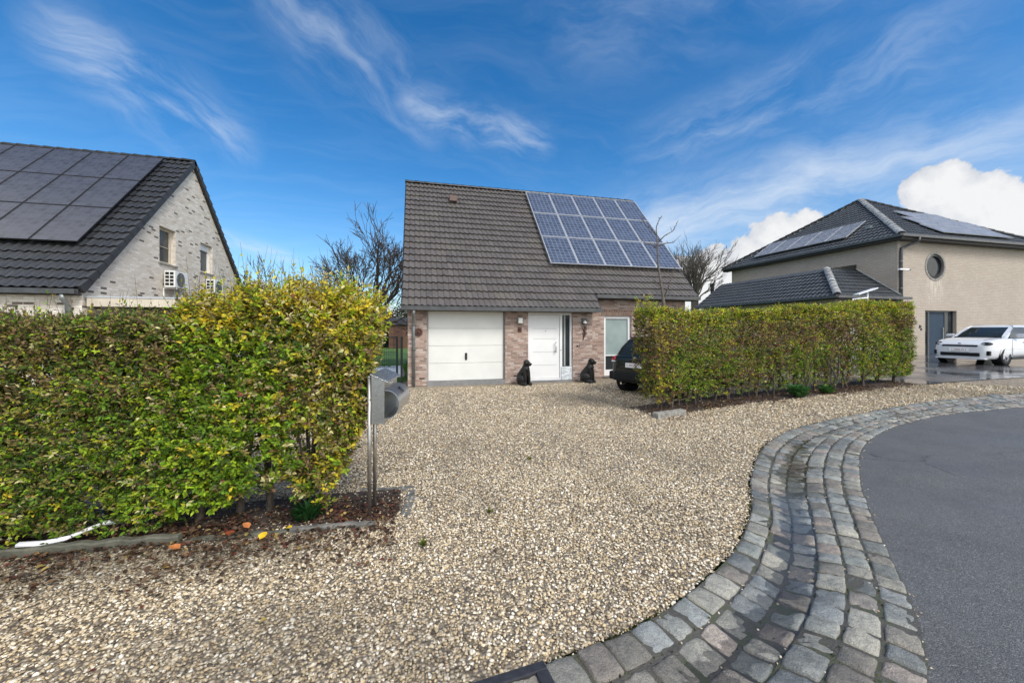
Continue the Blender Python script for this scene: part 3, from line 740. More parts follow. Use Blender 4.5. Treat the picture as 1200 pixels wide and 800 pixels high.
# garage door: four ribbed sections
g = MB()
for k in range(4):
    a = .125 + k * .511; g.rbox(.335, 11.575, a, 2.565, 11.62, a + .505, .006)
G = g.build('garage_door', M['garage_white'], H)
fr = MB(); fr.box(.292, 11.555, .116, .330, 11.63, 2.168); fr.box(2.570, 11.555, .116, 2.608, 11.63, 2.168); fr.box(.330, 11.585, 2.135, 2.570, 11.63, 2.168); fr.box(.335, 11.60, .116, 2.565, 11.625, .125)
fr.build('door_frame', M['groove'], G)
h = MB(); h.rbox(1.405, 11.555, .72, 1.47, 11.574, .93, .012); h.tube([(1.437, 11.545, .86), (1.437, 11.525, .86)], .028, 10); h.rbox(1.424, 11.515, .765, 1.45, 11.535, .87, .006)
h.build('handle', M['black_plastic'], G)
# front door with sidelight
f = MB()
f.box(3.332, 11.535, .047, 3.425, 11.62, 2.158); f.box(4.40, 11.535, .047, 4.475, 11.62, 2.158); f.box(3.425, 11.535, 2.085, 4.40, 11.62, 2.158); f.box(3.425, 11.535, .047, 4.40, 11.62, .10)
f.box(4.475, 11.535, 2.085, 4.80, 11.62, 2.158); f.box(4.735, 11.535, .47, 4.798, 11.62, 2.085)
f.build('front_door_frame', M['pvc'], H)
d = MB(); d.rbox(3.43, 11.57, .105, 4.395, 11.615, 2.08, .006)
for z in (.50, .91, 1.32, 1.64): d.box(3.52, 11.5665, z, 4.30, 11.5695, z + .012)
FD = d.build('front_door', M['door_white'], H)
gv = MB()
for z in (.50, .91, 1.32, 1.64): gv.box(3.52, 11.565, z + .013, 4.30, 11.5692, z + .022)
gv.build('door_groove', M['groove'], FD)
h = MB(); h.tube([(4.25, 11.50, .90), (4.25, 11.50, 1.24)], .016, 10); h.tube([(4.25, 11.50, .95), (4.25, 11.57, .95)], .01, 8); h.tube([(4.25, 11.50, 1.19), (4.25, 11.57, 1.19)], .01, 8)
h.build('handle', M['steel'], FD, smooth=True)
h = MB(); h.lathe((4.435, 11.53, .98), [(0, 0), (.02, 0), (.02, .008)], 12, 'y'); h.build('lock', M['steel'], FD)
h = MB(); h.lathe((3.93, 11.564, 1.58), [(0, 0), (.014, 0), (.014, .008)], 10, 'y'); h.build('peephole', M['black_plastic'], FD)
s = MB(); s.box(4.478, 11.585, .475, 4.733, 11.60, 2.083); SG = s.build('sidelight_glass', M['glass'], H)
s = MB(); s.rbox(4.545, 11.5835, .48, 4.60, 11.5845, 2.08, .0004); s.build('curtain_edge', M['blind'], SG)
s = MB(); s.box(4.44, 11.50, .05, 4.815, 11.533, .465); s.build('marble_panel', M['marble'], H)
# window with blind
f = MB(); f.box(6.112, 11.975, .082, 6.20, 12.06, 2.088); f.box(7.04, 11.975, .082, 7.128, 12.06, 2.088); f.box(6.20, 11.975, 1.995, 7.04, 12.06, 2.088); f.box(6.20, 11.975, .082, 7.04, 12.06, .27)
f.box(6.20, 11.98, .735, 7.04, 12.03, .765)
WN = f.build('window', M['pvc'], H)
s = MB(); s.box(6.20, 12.02, .27, 7.04, 12.03, .735); s.build('pane', M['glass'], WN)
s = MB(); s.box(6.20, 12.02, .765, 7.04, 12.03, 1.995)
t = NT('blind behind glass'); M['blind_glass'] = t.bsdf(t.ramp(t.noise(t.pos(), 1.5, 2.), [(.3, lin(136, 152, 150)), (.7, lin(158, 172, 170))]), .18, 0., None, Coat_Weight=.6)
s.build('blind', M['blind_glass'], WN)
s = MB(); s.box(6.06, 11.86, .03, 7.18, 11.965, .075); s.build('window_sill', M['threshold'], H)
s = MB()   # lintels: soldier course over the window
s.box(6.0, 11.896, 2.095, 7.24, 11.899, 2.29); s.build('lintel', M['brick_dark'], H)
for nm, x, z in (('a', 3.06, 1.89), ('b', 5.17, 1.88)):
    l = MB(); l.rbox(x - .075, 11.36, z - .09, x + .075, 11.458, z + .09, .012); LB = l.build('wall_lamp', M['steel'] if nm == 'a' else M['zinc_dark'], H)
    l = MB(); l.rbox(x - .06, 11.335, z - .06, x + .06, 11.358, z + .075, .01) if nm == 'a' else l.lathe((x, 11.36, z - .06), [(.055, 0), (.05, .05), (.02, .085), (0, .09)], 12)
    l.build('lamp_shade', M['lamp_glass'], LB)
b = MB(); b.rbox(4.93, 11.44, 1.08, 4.98, 11.458, 1.13, .006); b.rbox(5.01, 11.44, 1.09, 5.04, 11.458, 1.12, .006); b.build('doorbell', M['black_plastic'], H)
b = MB(); b.box(.08, 11.455, .20, .23, 11.459, .235); b.box(2.87, 11.455, .20, 3.03, 11.459, .235); b.build('air_brick', M['void'], H)
# solar panels, five columns of three
pv = panel_proto(1.0, 1.545, M['pv_blue'], M['alu'])
nrm = Vector((0, -T, 1)).normalized(); spots = []
for r in range(3):
    for c in range(5):
        s = (12.50 - Y0) * math.hypot(1, T) + r * 1.572
        spots.append(Vector((4.40 + c * 1.018, Y0, Z0)) + sl * s + nrm * .135)
place_panels(pv, H, spots, (1, 0, 0), sl)

# hanging ornaments
o = MB(); o.lathe((.06, 11.43, 1.55), [(0, 0), (.075, 0), (.10, -.012), (.115, .005), (.11, .027), (0, .027)], 18, 'y'); o.ell((.06, 11.415, 1.55), (.045, .022, .05))
tag(o.build('wall_plaque', M['rust'], smooth=True), 'round rusty brown plaque hung on brick left of garage door', 'wall ornament')
o = MB(); o.rbox(3.0, 11.43, 1.55, 3.12, 11.457, 1.70, .012); o.ell((3.06, 11.425, 1.64), (.04, .02, .045))
tag(o.build('wall_plaque', M['rust']), 'small square rusty plaque hung below the lamp left of front door', 'wall ornament')
o = MB()
pts = [(5.21, 1.66), (5.19, 1.58), (5.21, 1.50), (5.18, 1.42), (5.14, 1.34), (5.17, 1.28)]
o.tube([(a, 11.435, z) for a, z in pts], [.030, .034, .036, .028, .016, .006], 8); o.ell((5.215, 11.43, 1.69), (.035, .02, .045))
for (a, z, sx) in ((5.195, 1.60, 1), (5.195, 1.60, -1), (5.19, 1.46, 1), (5.19, 1.46, -1)): o.tube([(a, 11.438, z), (a + .065 * sx, 11.438, z + .03), (a + .08 * sx, 11.438, z + .075)], [.012, .01, .008], 6)
tag(o.build('gecko_ornament', M['rust'], smooth=True), 'rusty metal lizard ornament hung on brick right of front door', 'wall ornament')

# ================================================================== left neighbour
N = empty('brick_house', (-7.92, 11.7, 0), label='whitewashed pale brick house with black solar panels and steep gable', cat='house')
TL = 1.036; ya, za, yr, zr = 11.55, 2.61, 16.48, 7.72
w = MB(); wall(w, 'x', -7.92, -.3, 11.7, 21.26, 0, 7.7, [(14.64, 15.50, 3.77, 4.93), (17.05, 17.94, 3.82, 4.92)])
clip(w.build('gable_wall', M['brick_white'], N), [((0, ya, za - .08), (0, -TL, 1)), ((0, 2 * yr - ya, za - .08), (0, TL, 1))])
w = MB(); wall(w, 'y', 11.7, .3, -18, -8.225, 0, 2.55, [(-12.2, -10.2, .5, 2.1)]); w.build('wall', M['brick_white'], N); w = MB(); w.box(-18, 20.96, 0, -8.225, 21.26, 2.5); w.build('wall', M['brick_white'], N)
w = MB(); w.box(-12.2, 11.82, .5, -10.2, 11.86, 2.1); w.build('window', M['glass'], N)
rf = MB()
for sg in (1, -1):
    y0 = ya if sg > 0 else 2 * yr - ya
    rf.quad((-18.2, y0, za - .03), (-7.86, y0, za - .03), (-7.86, yr, zr - .03), (-18.2, yr, zr - .03))
    rf.quad((-18.2, y0, za - .13), (-7.86, y0, za - .13), (-7.86, yr, zr - .13), (-18.2, yr, zr - .13))
    rf.quad((-7.86, y0, za - .03), (-7.86, yr, zr - .03), (-7.86, yr, zr - .13), (-7.86, y0, za - .13))
NR = rf.build('roof', M['fascia'], N)
sl2 = Vector((0, 1, TL)).normalized()
tiles('roof_tiles', (-7.84, ya, za), (-1, 0, 0), sl2, 9.6, 7.14, M['tile_black'], NR, period=.20, gauge=.34, amp=.036, lift=.04, planes=[((0, 0, zr + .02), (0, 0, 1))])
# stepped verge tiles down the gable edge
vt = MB(); nv = 21; Ls = 7.12
for k in range(nv):
    p = Vector((-7.84, ya, za)) + sl2 * (k * Ls / nv - .02); q = Vector((-7.84, ya, za)) + sl2 * ((k + 1) * Ls / nv)
    nn = Vector((0, -TL, 1)).normalized()
    vs = [v_ + Vector((x, 0, 0)) + nn * d for x in (-.03, .035) for (v_, l) in ((p, .095), (q, .03)) for d in (-.13, l)]
    vt.add(vs, [(0, 1, 3, 2), (4, 6, 7, 5), (0, 4, 5, 1), (2, 3, 7, 6), (1, 5, 7, 3), (0, 2, 6, 4)])
b = Vector((0, -1, TL)).normalized(); nb_ = Vector((0, TL, 1)).normalized()
for k in range(nv):
    p = Vector((-7.84, 2 * yr - ya, za)) + b * (k * Ls / nv - .02); q = Vector((-7.84, 2 * yr - ya, za)) + b * ((k + 1) * Ls / nv)
    vs = [v_ + Vector((x, 0, 0)) + nb_ * d for x in (-.03, .035) for (v_, l) in ((p, .095), (q, .03)) for d in (-.10, l)]
    vt.add(vs, [(0, 1, 3, 2), (4, 6, 7, 5), (0, 4, 5, 1), (2, 3, 7, 6), (1, 5, 7, 3), (0, 2, 6, 4)])
vt.build('verge_tile', M['verge_black'], NR)
ridge_caps('ridge_tile', (-18.2, yr, zr + .01), (-7.82, yr, zr + .01), M['tile_slate'], NR)
gutter('gutter', -18.2, -7.88, ya - .005, za - .14, M['zinc_dark'], N, sgn=-1)
s = MB(); s.box(-18.2, ya, za - .165, -7.925, 11.698, za - .14); s.build('soffit', M['fascia'], N)
dp = MB(); dp.tube([(-8.15, ya - .07, za - .15), (-8.15, ya - .07, za - .25), (-8.15, ya + .08, za - .40), (-8.15, ya + .085, 0)], .05, 12); dp.build('downpipe', M['zinc'], N, smooth=True)
pn = panel_proto(1.0, 1.70, M['pv_black'], M['pv_frame_black'], .014); nn = Vector((0, -TL, 1)).normalized(); spots = []
for r in range(3):
    for c in range(6):
        spots.append(Vector((-8.60 - (c + 1) * 1.022, ya, za)) + sl2 * ((12.71 - ya) * math.hypot(1, TL) + r * 1.722) + nn * .14)
place_panels(pn, N, spots, (1, 0, 0), sl2)
for (y0, y1, z0, z1, shut) in ((14.64, 15.50, 3.77, 4.93, 0), (17.05, 17.94, 3.82, 4.92, 1)):
    f = MB(); x = -8.05; fw = .07
    f.box(x - .07, y0 + .002, z0 + .002, x, y0 + fw, z1 - .002); f.box(x - .07, y1 - fw, z0 + .002, x, y1 - .002, z1 - .002); f.box(x - .07, y0 + fw, z0 + .002, x, y1 - fw, z0 + fw); f.box(x - .07, y0 + fw, z1 - fw - .16 * shut, x, y1 - fw, z1 - .002)
    if not shut: f.box(x - .05, y0 + fw, z0 + .55, x - .02, y1 - fw, z0 + .565)
    W = f.build('window', M['wood_pale'] if not shut else M['pvc'], N)
    s = MB(); s.box(x - .06, y0 + fw, z0 + fw, x - .045, y1 - fw, z1 - fw - .16 * shut); s.build('pane', M['glass_grey'], W)
    s = MB(); s.box(-8.05, y0 - .05, z0 - .055, -7.87, y1 + .05, z0 - .002); s.build('window_sill', M['stone_grey'], W)

# carport in front of the gable
C = empty('carport', (-7.9, 11.75, 0), label='low flat carport with pale board fascia beside the white gable', cat='carport')
s = MB(); s.box(-7.885, 11.80, 2.21, -4.9, 16.2, 2.40); s.build('roof', M['fascia'], C)
s = MB(); s.box(-7.86, 11.75, 2.19, -4.88, 11.798, 2.43); s.box(-4.898, 11.80, 2.19, -4.86, 16.2, 2.43); s.build('fascia', M['wood_pale'], C)
s = MB(); s.box(-7.87, 11.735, 2.405, -4.85, 11.749, 2.445); s.build('drip_edge', M['alu'], C)
for (x, y) in ((-5.0, 11.85), (-5.0, 16.0)):
    s = MB(); s.box(x - .05, y - .0, 0, x + .05, y + .1, 2.209); s.build('post', M['wood_pale'], C)
def ac_unit(y0, z0, label):
    A = empty('air_conditioner', (-7.9, y0, z0), label=label, cat='air conditioner', group='air conditioners on the white gable')
    x0, x1, w, h = -7.84, -7.54, .80, .54
    s = MB(); s.rbox(x0, y0, z0, x1, y0 + w, z0 + h, .02); s.build('casing', M['ac_white'], A)
    s = MB()
    for i in range(4):
        for j in range(2): s.box(x0 + .035 + j * .125, y0 - .004, z0 + .06 + i * .115, x0 + .135 + j * .125, y0 - .001, z0 + .145 + i * .115)
    s.build('side_vent', M['void'], A)
    s = MB(); s.lathe((x1 + .002, y0 + .30, z0 + .27), [(.225, 0), (.235, .01), (.215, .014), (.20, .004), (0, .003)], 24, 'x'); s.build('fan_grille', M['zinc'], A)
    s = MB()
    for k in range(4):
        t = k * math.pi / 4; s.tube([(x1 + .014, y0 + .30 - .2 * math.cos(t), z0 + .27 - .2 * math.sin(t)), (x1 + .014, y0 + .30 + .2 * math.cos(t), z0 + .27 + .2 * math.sin(t))], .006, 5)
    s.build('fan_guard', M['steel'], A)
    for yy in (y0 + .1, y0 + w - .13):
        s = MB(); s.box(-7.918, yy, z0 - .04, x1, yy + .03, z0 - .002); s.box(-7.918, yy, z0 - .30, -7.89, yy + .03, z0 - .04)
        s.build('bracket', M['ac_white'], A)
ac_unit(14.72, 2.98, 'white air conditioner under the larger gable window')
ac_unit(17.25, 3.02, 'white air conditioner under the smaller rear gable window')

# ================================================================== right neighbour
Q = empty('brick_house', (22.48, 13.7, .3), label='beige brick two storey house with hipped roof and round window', cat='house')
w = MB(); wall(w, 'y', 13.7, .3, 22.48, 32.6, .2, 6.08, [(24.31, 26.54, .38, 2.58), (24.40, 25.64, 4.15, 5.39)])
wall(w, 'x', 22.48, .3, 14.002, 23.82, .2, 6.08); w.box(32.3, 14.002, .2, 32.6, 23.82, 6.08); w.box(22.782, 23.52, .2, 32.298, 23.82, 6.08)
# fill the square opening round the circular window
cx, cz, rr = 25.02, 4.77, .615; n = 48; vs = []
for k in range(n):
    t = 2 * math.pi * k / n; c, s = math.cos(t), math.sin(t); m = .62 / max(abs(c), abs(s))
    vs += [(cx + rr * c, 13.7, cz + rr * s), (cx + m * c, 13.7, cz + m * s), (cx + rr * c, 13.95, cz + rr * s)]
fs = []
for k in range(n):
    a, b2 = 3 * k, 3 * ((k + 1) % n); fs += [(a, a + 1, b2 + 1, b2), (a, b2, b2 + 2, a + 2)]
w.add(vs, fs)
w.build('wall', M['brick_beige'], Q)
f = MB(); f.lathe((cx, 13.68, cz), [(.72, .018), (.72, 0), (.62, 0), (.61, .018)], 40, 'y'); f.build('window_surround', M['stone_grey'], Q)
f = MB(); f.lathe((cx, 13.74, cz), [(.613, 0), (.52, -.03), (.50, 0), (.50, .08), (.613, .08), (.613, 0)], 40, 'y'); W = f.build('round_window', M['anthracite'], Q)
f = MB(); f.lathe((cx, 13.80, cz), [(.505, 0), (0, 0)], 40, 'y'); f.build('pane', M['glass'], W)
f = MB(); f.box(24.312, 13.84, .382, 24.38, 13.92, 2.578); f.box(26.47, 13.84, .382, 26.538, 13.92, 2.578); f.box(24.38, 13.84, 2.51, 26.47, 13.92, 2.578); f.box(24.74, 13.84, .382, 24.85, 13.92, 2.51); f.box(25.93, 13.84, .382, 26.04, 13.92, 2.51)
DF = f.build('front_door_frame', M['anthracite'], Q)
f = MB(); f.box(24.38, 13.87, .40, 24.74, 13.88, 2.51); f.box(26.04, 13.87, .40, 26.47, 13.88, 2.51); f.build('sidelight_glass', M['glass'], DF)
f = MB(); f.rbox(24.853, 13.86, .40, 25.927, 13.91, 2.505, .006); f.box(24.86, 13.856, 1.20, 25.92, 13.8595, 1.215); BD = f.build('front_door', M['blue_door'], Q)
f = MB(); f.tube([(25.78, 13.80, 1.15), (25.78, 13.80, 1.75)], .018, 8); f.build('handle', M['steel'], BD)
f = MB(); f.box(24.2, 13.45, .30, 26.65, 13.698, .385); f.box(24.312, 13.702, .30, 26.538, 13.92, .380); f.build('doorstep', M['threshold'], Q)
f = MB(); f.rbox(23.90, 13.67, 1.72, 24.02, 13.699, 1.86, .008); f.rbox(24.0, 13.67, 1.60, 24.07, 13.699, 1.70, .008); f.build('house_number_plate', M['black_plastic'], Q)
ex0, ex1, ey0, ey1, ez, AP = 22.06, 33.02, 13.28, 24.24, 6.10, (27.54, 18.76, 9.90)
rf = MB(); cs = [(ex0, ey0, ez), (ex1, ey0, ez), (ex1, ey1, ez), (ex0, ey1, ez)]
for k in range(4): rf.quad(tuple(np.array(cs[k]) - (0, 0, .03)), tuple(np.array(cs[(k + 1) % 4]) - (0, 0, .03)), tuple(np.array(AP) - (0, 0, .03)))
rf.quad(*[(a, b, c - .035) for a, b, c in cs])
QR = rf.build('roof', M['fascia'], Q)
pt = (AP[2] - ez) / (AP[0] - ex0)
def hipclip(c0, c1):   # vertical planes through the two hips
    c = Vector(((c0[0] + c1[0]) / 2, (c0[1] + c1[1]) / 2, 0)); out = []
    for q in (c0, c1):
        d = Vector((AP[0] - q[0], AP[1] - q[1], 0)); nn = Vector((-d.y, d.x, 0))
        if nn.dot(c - Vector((q[0], q[1], 0))) > 0: nn = -nn
        out.append(((q[0], q[1], 0), tuple(nn)))
    return out
slf = math.hypot(AP[0] - ex0, AP[2] - ez)
tiles('roof_tiles', (ex0, ey0, ez), (1, 0, 0), (0, AP[1] - ey0, AP[2] - ez), 10.97, slf, M['tile_slate'], QR, period=.22, gauge=.36, amp=.035, lift=.04, planes=hipclip(cs[0], cs[1]))
tiles('roof_tiles', (ex0, ey0, ez), (0, 1, 0), (AP[0] - ex0, 0, AP[2] - ez), 10.97, slf, M['tile_slate'], QR, period=.22, gauge=.36, amp=.035, lift=.04, planes=hipclip(cs[0], cs[3]))
ridge_caps('hip_tile', (ex0 + .05, ey0 + .05, ez + .06), (AP[0], AP[1], AP[2] + .04), M['ridge_pale'], QR, r=.16, L=.40)
ridge_caps('hip_tile', (ex1, ey0, ez + .06), (AP[0], AP[1], AP[2] + .04), M['tile_slate'], QR, r=.14, L=.40)
ridge_caps('hip_tile', (ex0, ey1, ez + .06), (AP[0], AP[1], AP[2] + .04), M['tile_slate'], QR, r=.14, L=.40)
f = MB(); f.box(ex0 + .02, ey0 + .02, ez - .20, ex1 - .02, 13.698, ez - .06); f.box(ex0 + .02, 13.70, ez - .20, 22.478, ey1, ez - .06); f.build('soffit', M['fascia'], Q)
gutter('gutter', ex0 - .12, ex1, ey0, ez - .10, M['zinc_dark'], Q, sgn=-1)
gutter('gutter', ey0, ey1, ex0, ez - .10, M['zinc_dark'], Q, axis='y', sgn=-1)
dp = MB(); dp.tube([(23.05, 13.20, 6.0), (23.05, 13.22, 5.82), (22.95, 13.55, 5.70), (22.62, 13.63, 5.52), (22.60, 13.63, 5.35), (22.60, 13.63, .3)], .062, 12); D = dp.build('downpipe', M['zinc_dark'], Q, smooth=True)
for z in (1.4, 2.9, 3.6, 4.9): cl = MB(); cl.lathe((22.60, 13.63, z), [(.063, 0), (.075, 0), (.075, .04), (.063, .04)], 12); cl.build('pipe_clamp', M['zinc'], D)
pq = panel_proto(1.16, 1.72, M['pv_sky_sheen'], M['alu'], .016)
sF = Vector((1, 0, pt)).normalized(); nF = Vector((-pt, 0, 1)).normalized(); spots = []
for c in range(5): spots.append(Vector((ex0, 16.05 + (c + 1) * 1.18, ez)) + sF * .72 + nF * .14)
place_panels(pq, Q, spots, (0, -1, 0), sF)
pq2 = panel_proto(1.72, 1.16, M['pv_sky_sheen'], M['alu'], .016)
sG = Vector((0, 1, pt)).normalized(); nG = Vector((0, -pt, 1)).normalized(); spots = []
for c in range(3): spots.append(Vector((25.55 + c * 1.74, ey0, ez)) + sG * 1.55 + nG * .14)
for c in range(3): spots.append(Vector((25.05 + c * 1.74 + .2, ey0, ez)) + sG * .38 + nG * .14)
for c in range(2): spots.append(Vector((26.55 + c * 1.74, ey0, ez)) + sG * 2.72 + nG * .14)
place_panels(pq2, Q, spots, (1, 0, 0), sG)
s = MB(); s.rbox(22.15 + 1.1, 15.38, 6.98, 23.55, 15.62, 7.12, .02); s.build('roof_vent', M['zinc'], Q)
# lower side wing
w = MB(); wall(w, 'y', 13.9, .25, 18.85, 22.478, .2, 3.15); wall(w, 'x', 18.85, .25, 14.152, 22.4, .2, 3.15); w.build('wing_wall', M['brick_beige'], Q)
wx, wy, wz = 18.45, 13.5, 3.17; rs = 2.0; rz = 4.72; sw = Vector((0, rs, rz - wz)); sv = Vector((rs, 0, rz - wz))
rf = MB(); rf.quad((wx, wy, wz - .03), (22.47, wy, wz - .03), (22.47, wy + rs, rz - .03), (wx + rs, wy + rs, rz - .03)); rf.quad((wx, wy, wz - .03), (wx + rs, wy + rs, rz - .03), (wx + rs, 22.6, rz - .03), (wx, 22.6, wz - .03))
rf.quad((wx + rs, wy + rs, rz), (22.47, wy + rs, rz + .34), (22.47, 22.6, rz + .34), (wx + rs, 22.6, rz)); rf.quad((wx + rs, wy + rs, rz - .02), (22.47, wy + rs, rz - .02), (22.47, wy + rs, rz + .34))
rf.quad((wx, wy, wz - .05), (22.47, wy, wz - .05), (22.47, 22.6, wz - .05), (wx, 22.6, wz - .05))
WR = rf.build('wing_roof', M['fascia'], Q)
dg = ((wx, wy, 0), (wx + rs, wy + rs, 0))
tiles('roof_tiles', (wx, wy, wz), (1, 0, 0), sw, 4.02, sw.length, M['tile_slate'], WR, period=.22, gauge=.32, amp=.035, lift=.04, planes=[((wx, wy, 0), (-1, 1, 0)), ((22.475, 0, 0), (1, 0, 0))])
tiles('roof_tiles', (wx, wy, wz), (0, 1, 0), sv, 9.1, sv.length, M['tile_slate'], WR, period=.22, gauge=.32, amp=.035, lift=.04, planes=[((wx, wy, 0), (1, -1, 0)), ((0, 22.6, 0), (0, 1, 0))])
ridge_caps('hip_tile', (wx + .04, wy + .04, wz + .08), (wx + rs, wy + rs, rz + .06), M['ridge_pale'], WR, r=.15, L=.36)
gutter('gutter', wx - .1, 22.9, wy, wz - .10, M['zinc_dark'], Q, sgn=-1); gutter('gutter', wy, 22.6, wx, wz - .10, M['zinc_dark'], Q, axis='y', sgn=-1)
f = MB(); f.box(wx, wy, wz - .14, 22.478, 13.898, wz - .11); f.box(wx, 13.90, wz - .14, 18.848, 22.4, wz - .11); f.build('soffit', M['fascia'], Q)
fl = MB(); fl.tube([(22.46, wy + .05, wz + .12), (22.46, wy + rs, rz + .10)], .04, 6); fl.build('flashing', M['zinc'], WR)

# floodlight bar on the corner downpipe and the small white panel lamp above the hedge
o = MB(); o.rbox(22.20, 13.42, 4.46, 22.80, 13.54, 4.53, .015); o.box(22.55, 13.54, 4.47, 22.63, 13.565, 4.52)
FLD = empty('wall_floodlight', (22.5, 13.5, 4.46), label='slim white floodlight bar fixed at the corner downpipe', cat='light')
o.build('housing', M['white_plastic'], FLD); o = MB(); o.rbox(22.82, 13.43, 4.46, 22.92, 13.53, 4.51, .01); o.build('sensor', M['black_plastic'], FLD)
SP = empty('solar_light', (16.7, 11.35, 2.0), label='white tilted solar lamp on posts rising behind the far hedge end', cat='light')
o = MB(); bm = bmesh.new(); bmesh.ops.create_cube(bm, size=1)
o.bm(bm, Matrix.Translation((16.85, 11.3, 3.10)) @ Matrix.Rotation(R(-14), 4, 'Z') @ Matrix.Rotation(R(-18), 4, 'Y') @ Matrix.Diagonal((.78, .25, .035, 1))); bm.free(); o.build('panel', M['white_plastic'], SP)
o = MB(); o.tube([(16.95, 11.3, .3), (16.95, 11.3, 3.10)], .028, 8); o.tube([(16.38, 11.42, 2.80), (16.95, 11.3, 2.86)], .026, 8); o.tube([(16.38, 11.42, .3), (16.38, 11.42, 2.82)], .022, 8); o.build('post', M['white_plastic'], SP, smooth=True)
SPLIT = {'doorbell', 'air_brick', 'verge', 'gutter_bracket', 'threshold', 'soffit', 'door_groove', 'gable_wall'}
# ================================================================== leaves
LT = np.array([(0, 0, 0), (.30, .5, .13), (.68, .40, .11), (1, 0, -.06), (.68, -.40, .11), (.30, -.5, .13), (.5, 0, 0)])
LF = np.array([(0, 1, 6), (1, 2, 6), (2, 3, 6), (3, 4, 6), (4, 5, 6), (5, 0, 6)])
ST = np.array([(0, 0, 0), (.5, .5, .10), (1, 0, -.04), (.5, -.5, .10)]); SF = np.array([(0, 1, 2, 3)])
def leaves(name, P, D, N, L, ratio, C, parent, mat, simple=False):
    T, F0 = (ST, SF) if simple else (LT, LF)
    D = unit(D); S = unit(np.cross(N, D)); N = np.cross(D, S); n = len(P); k = len(T)
    L = L[:, None, None]
    V = P[:, None] + D[:, None] * T[None, :, 0:1] * L + S[:, None] * T[None, :, 1:2] * L * ratio + N[:, None] * T[None, :, 2:3] * L * 1.0
    F = (F0[None] + (np.arange(n) * k)[:, None, None]).reshape(-1, F0.shape[1])
    return np_mesh(name, V.reshape(-1, 3), F, mat, parent, col=np.repeat(C[:, None], k, 1).reshape(-1, 3))

def twigs(name, P, D, L, r, parent, mat):
    """thin tapered three-sided twigs"""
    n = len(P); D = unit(D); A = unit(np.cross(D, rng.normal(size=(n, 3)))); B = np.cross(D, A); V = []
    r = np.broadcast_to(np.asarray(r, float), (n,))
    for t, s in ((0, 1), (1, .35)):
        for k in range(3):
            a = 2 * np.pi * k / 3; V.append(P + D * (L * t)[:, None] + (A * np.cos(a) + B * np.sin(a)) * (r * s)[:, None])
    V = np.stack(V, 1); F0 = np.array([(0, 1, 4, 3), (1, 2, 5, 4), (2, 0, 3, 5)])
    F = (F0[None] + (np.arange(n) * 6)[:, None, None]).reshape(-1, 4)
    return np_mesh(name, V.reshape(-1, 3), F, mat, parent)

def sprays(P, D, L, nleaf, lsize, colfun, spread=.75):
    """leaf sprays: nleaf leaves alternate along each twig"""
    n = len(P); D = unit(D); A = unit(np.cross(D, np.array([0, 0, 1.]) + rng.normal(0, .3, (n, 3)))); B = np.cross(D, A); LP = []; LD = []; LN = []; LL = []; ID = []
    for k in range(nleaf):
        t = (k + rng.uniform(0, .6, n)) / nleaf; t = .12 + .88 * t
        ang = rng.normal(0, .5, n) + (np.pi if k % 2 else 0) + rng.normal(0, .35, n)
        out = A * np.cos(ang)[:, None] + B * np.sin(ang)[:, None]
        up = k == nleaf - 1
        d = D * (1.3 if up else .55) + out * (spread * (.3 if up else 1.)) + rng.normal(0, .22, (n, 3)) + np.array([0, 0, -.12])
        LP.append(P + D * (L * t)[:, None] + out * .004); LD.append(d); LN.append(D * .9 - out * .5 + rng.normal(0, .35, (n, 3)) + np.array([0, 0, .35]))
        LL.append(lsize * rng.uniform(.6, 1.15, n) * (1 - .25 * t)); ID.append(np.arange(n))
    LP, LD, LN, LL, ID = (np.concatenate(x) for x in (LP, LD, LN, LL, ID))
    return LP, LD, LN, LL, ID

def cc(r, g, b): return np.array(lin(r, g, b)[:3])
G_DARK, G_MID, G_BRT, YEL, OLV, BRN, RED, PALE = cc(78, 102, 42), cc(116, 152, 44), cc(168, 192, 52), cc(222, 204, 64), cc(154, 144, 78), cc(142, 118, 86), cc(138, 88, 66), cc(220, 210, 156)
def pick(w, ID=None, keep=.72):
    """w: (n, 8) weights over the palette"""
    pal = np.array([G_DARK, G_MID, G_BRT, YEL, OLV, BRN, RED, PALE]); w = w / w.sum(1, keepdims=True); cum = np.cumsum(w, 1); r = rng.random((len(w), 1))
    if ID is not None:
        rs_ = rng.random(ID.max() + 1)[ID][:, None]; r = np.where(rng.random((len(w), 1)) < keep, rs_, r)
    i = (r > cum).sum(1).clip(0, 7); return pal[i] * rng.uniform(.78, 1.2, (len(w), 1)) * rng.normal(1, .05, (len(w), 3))

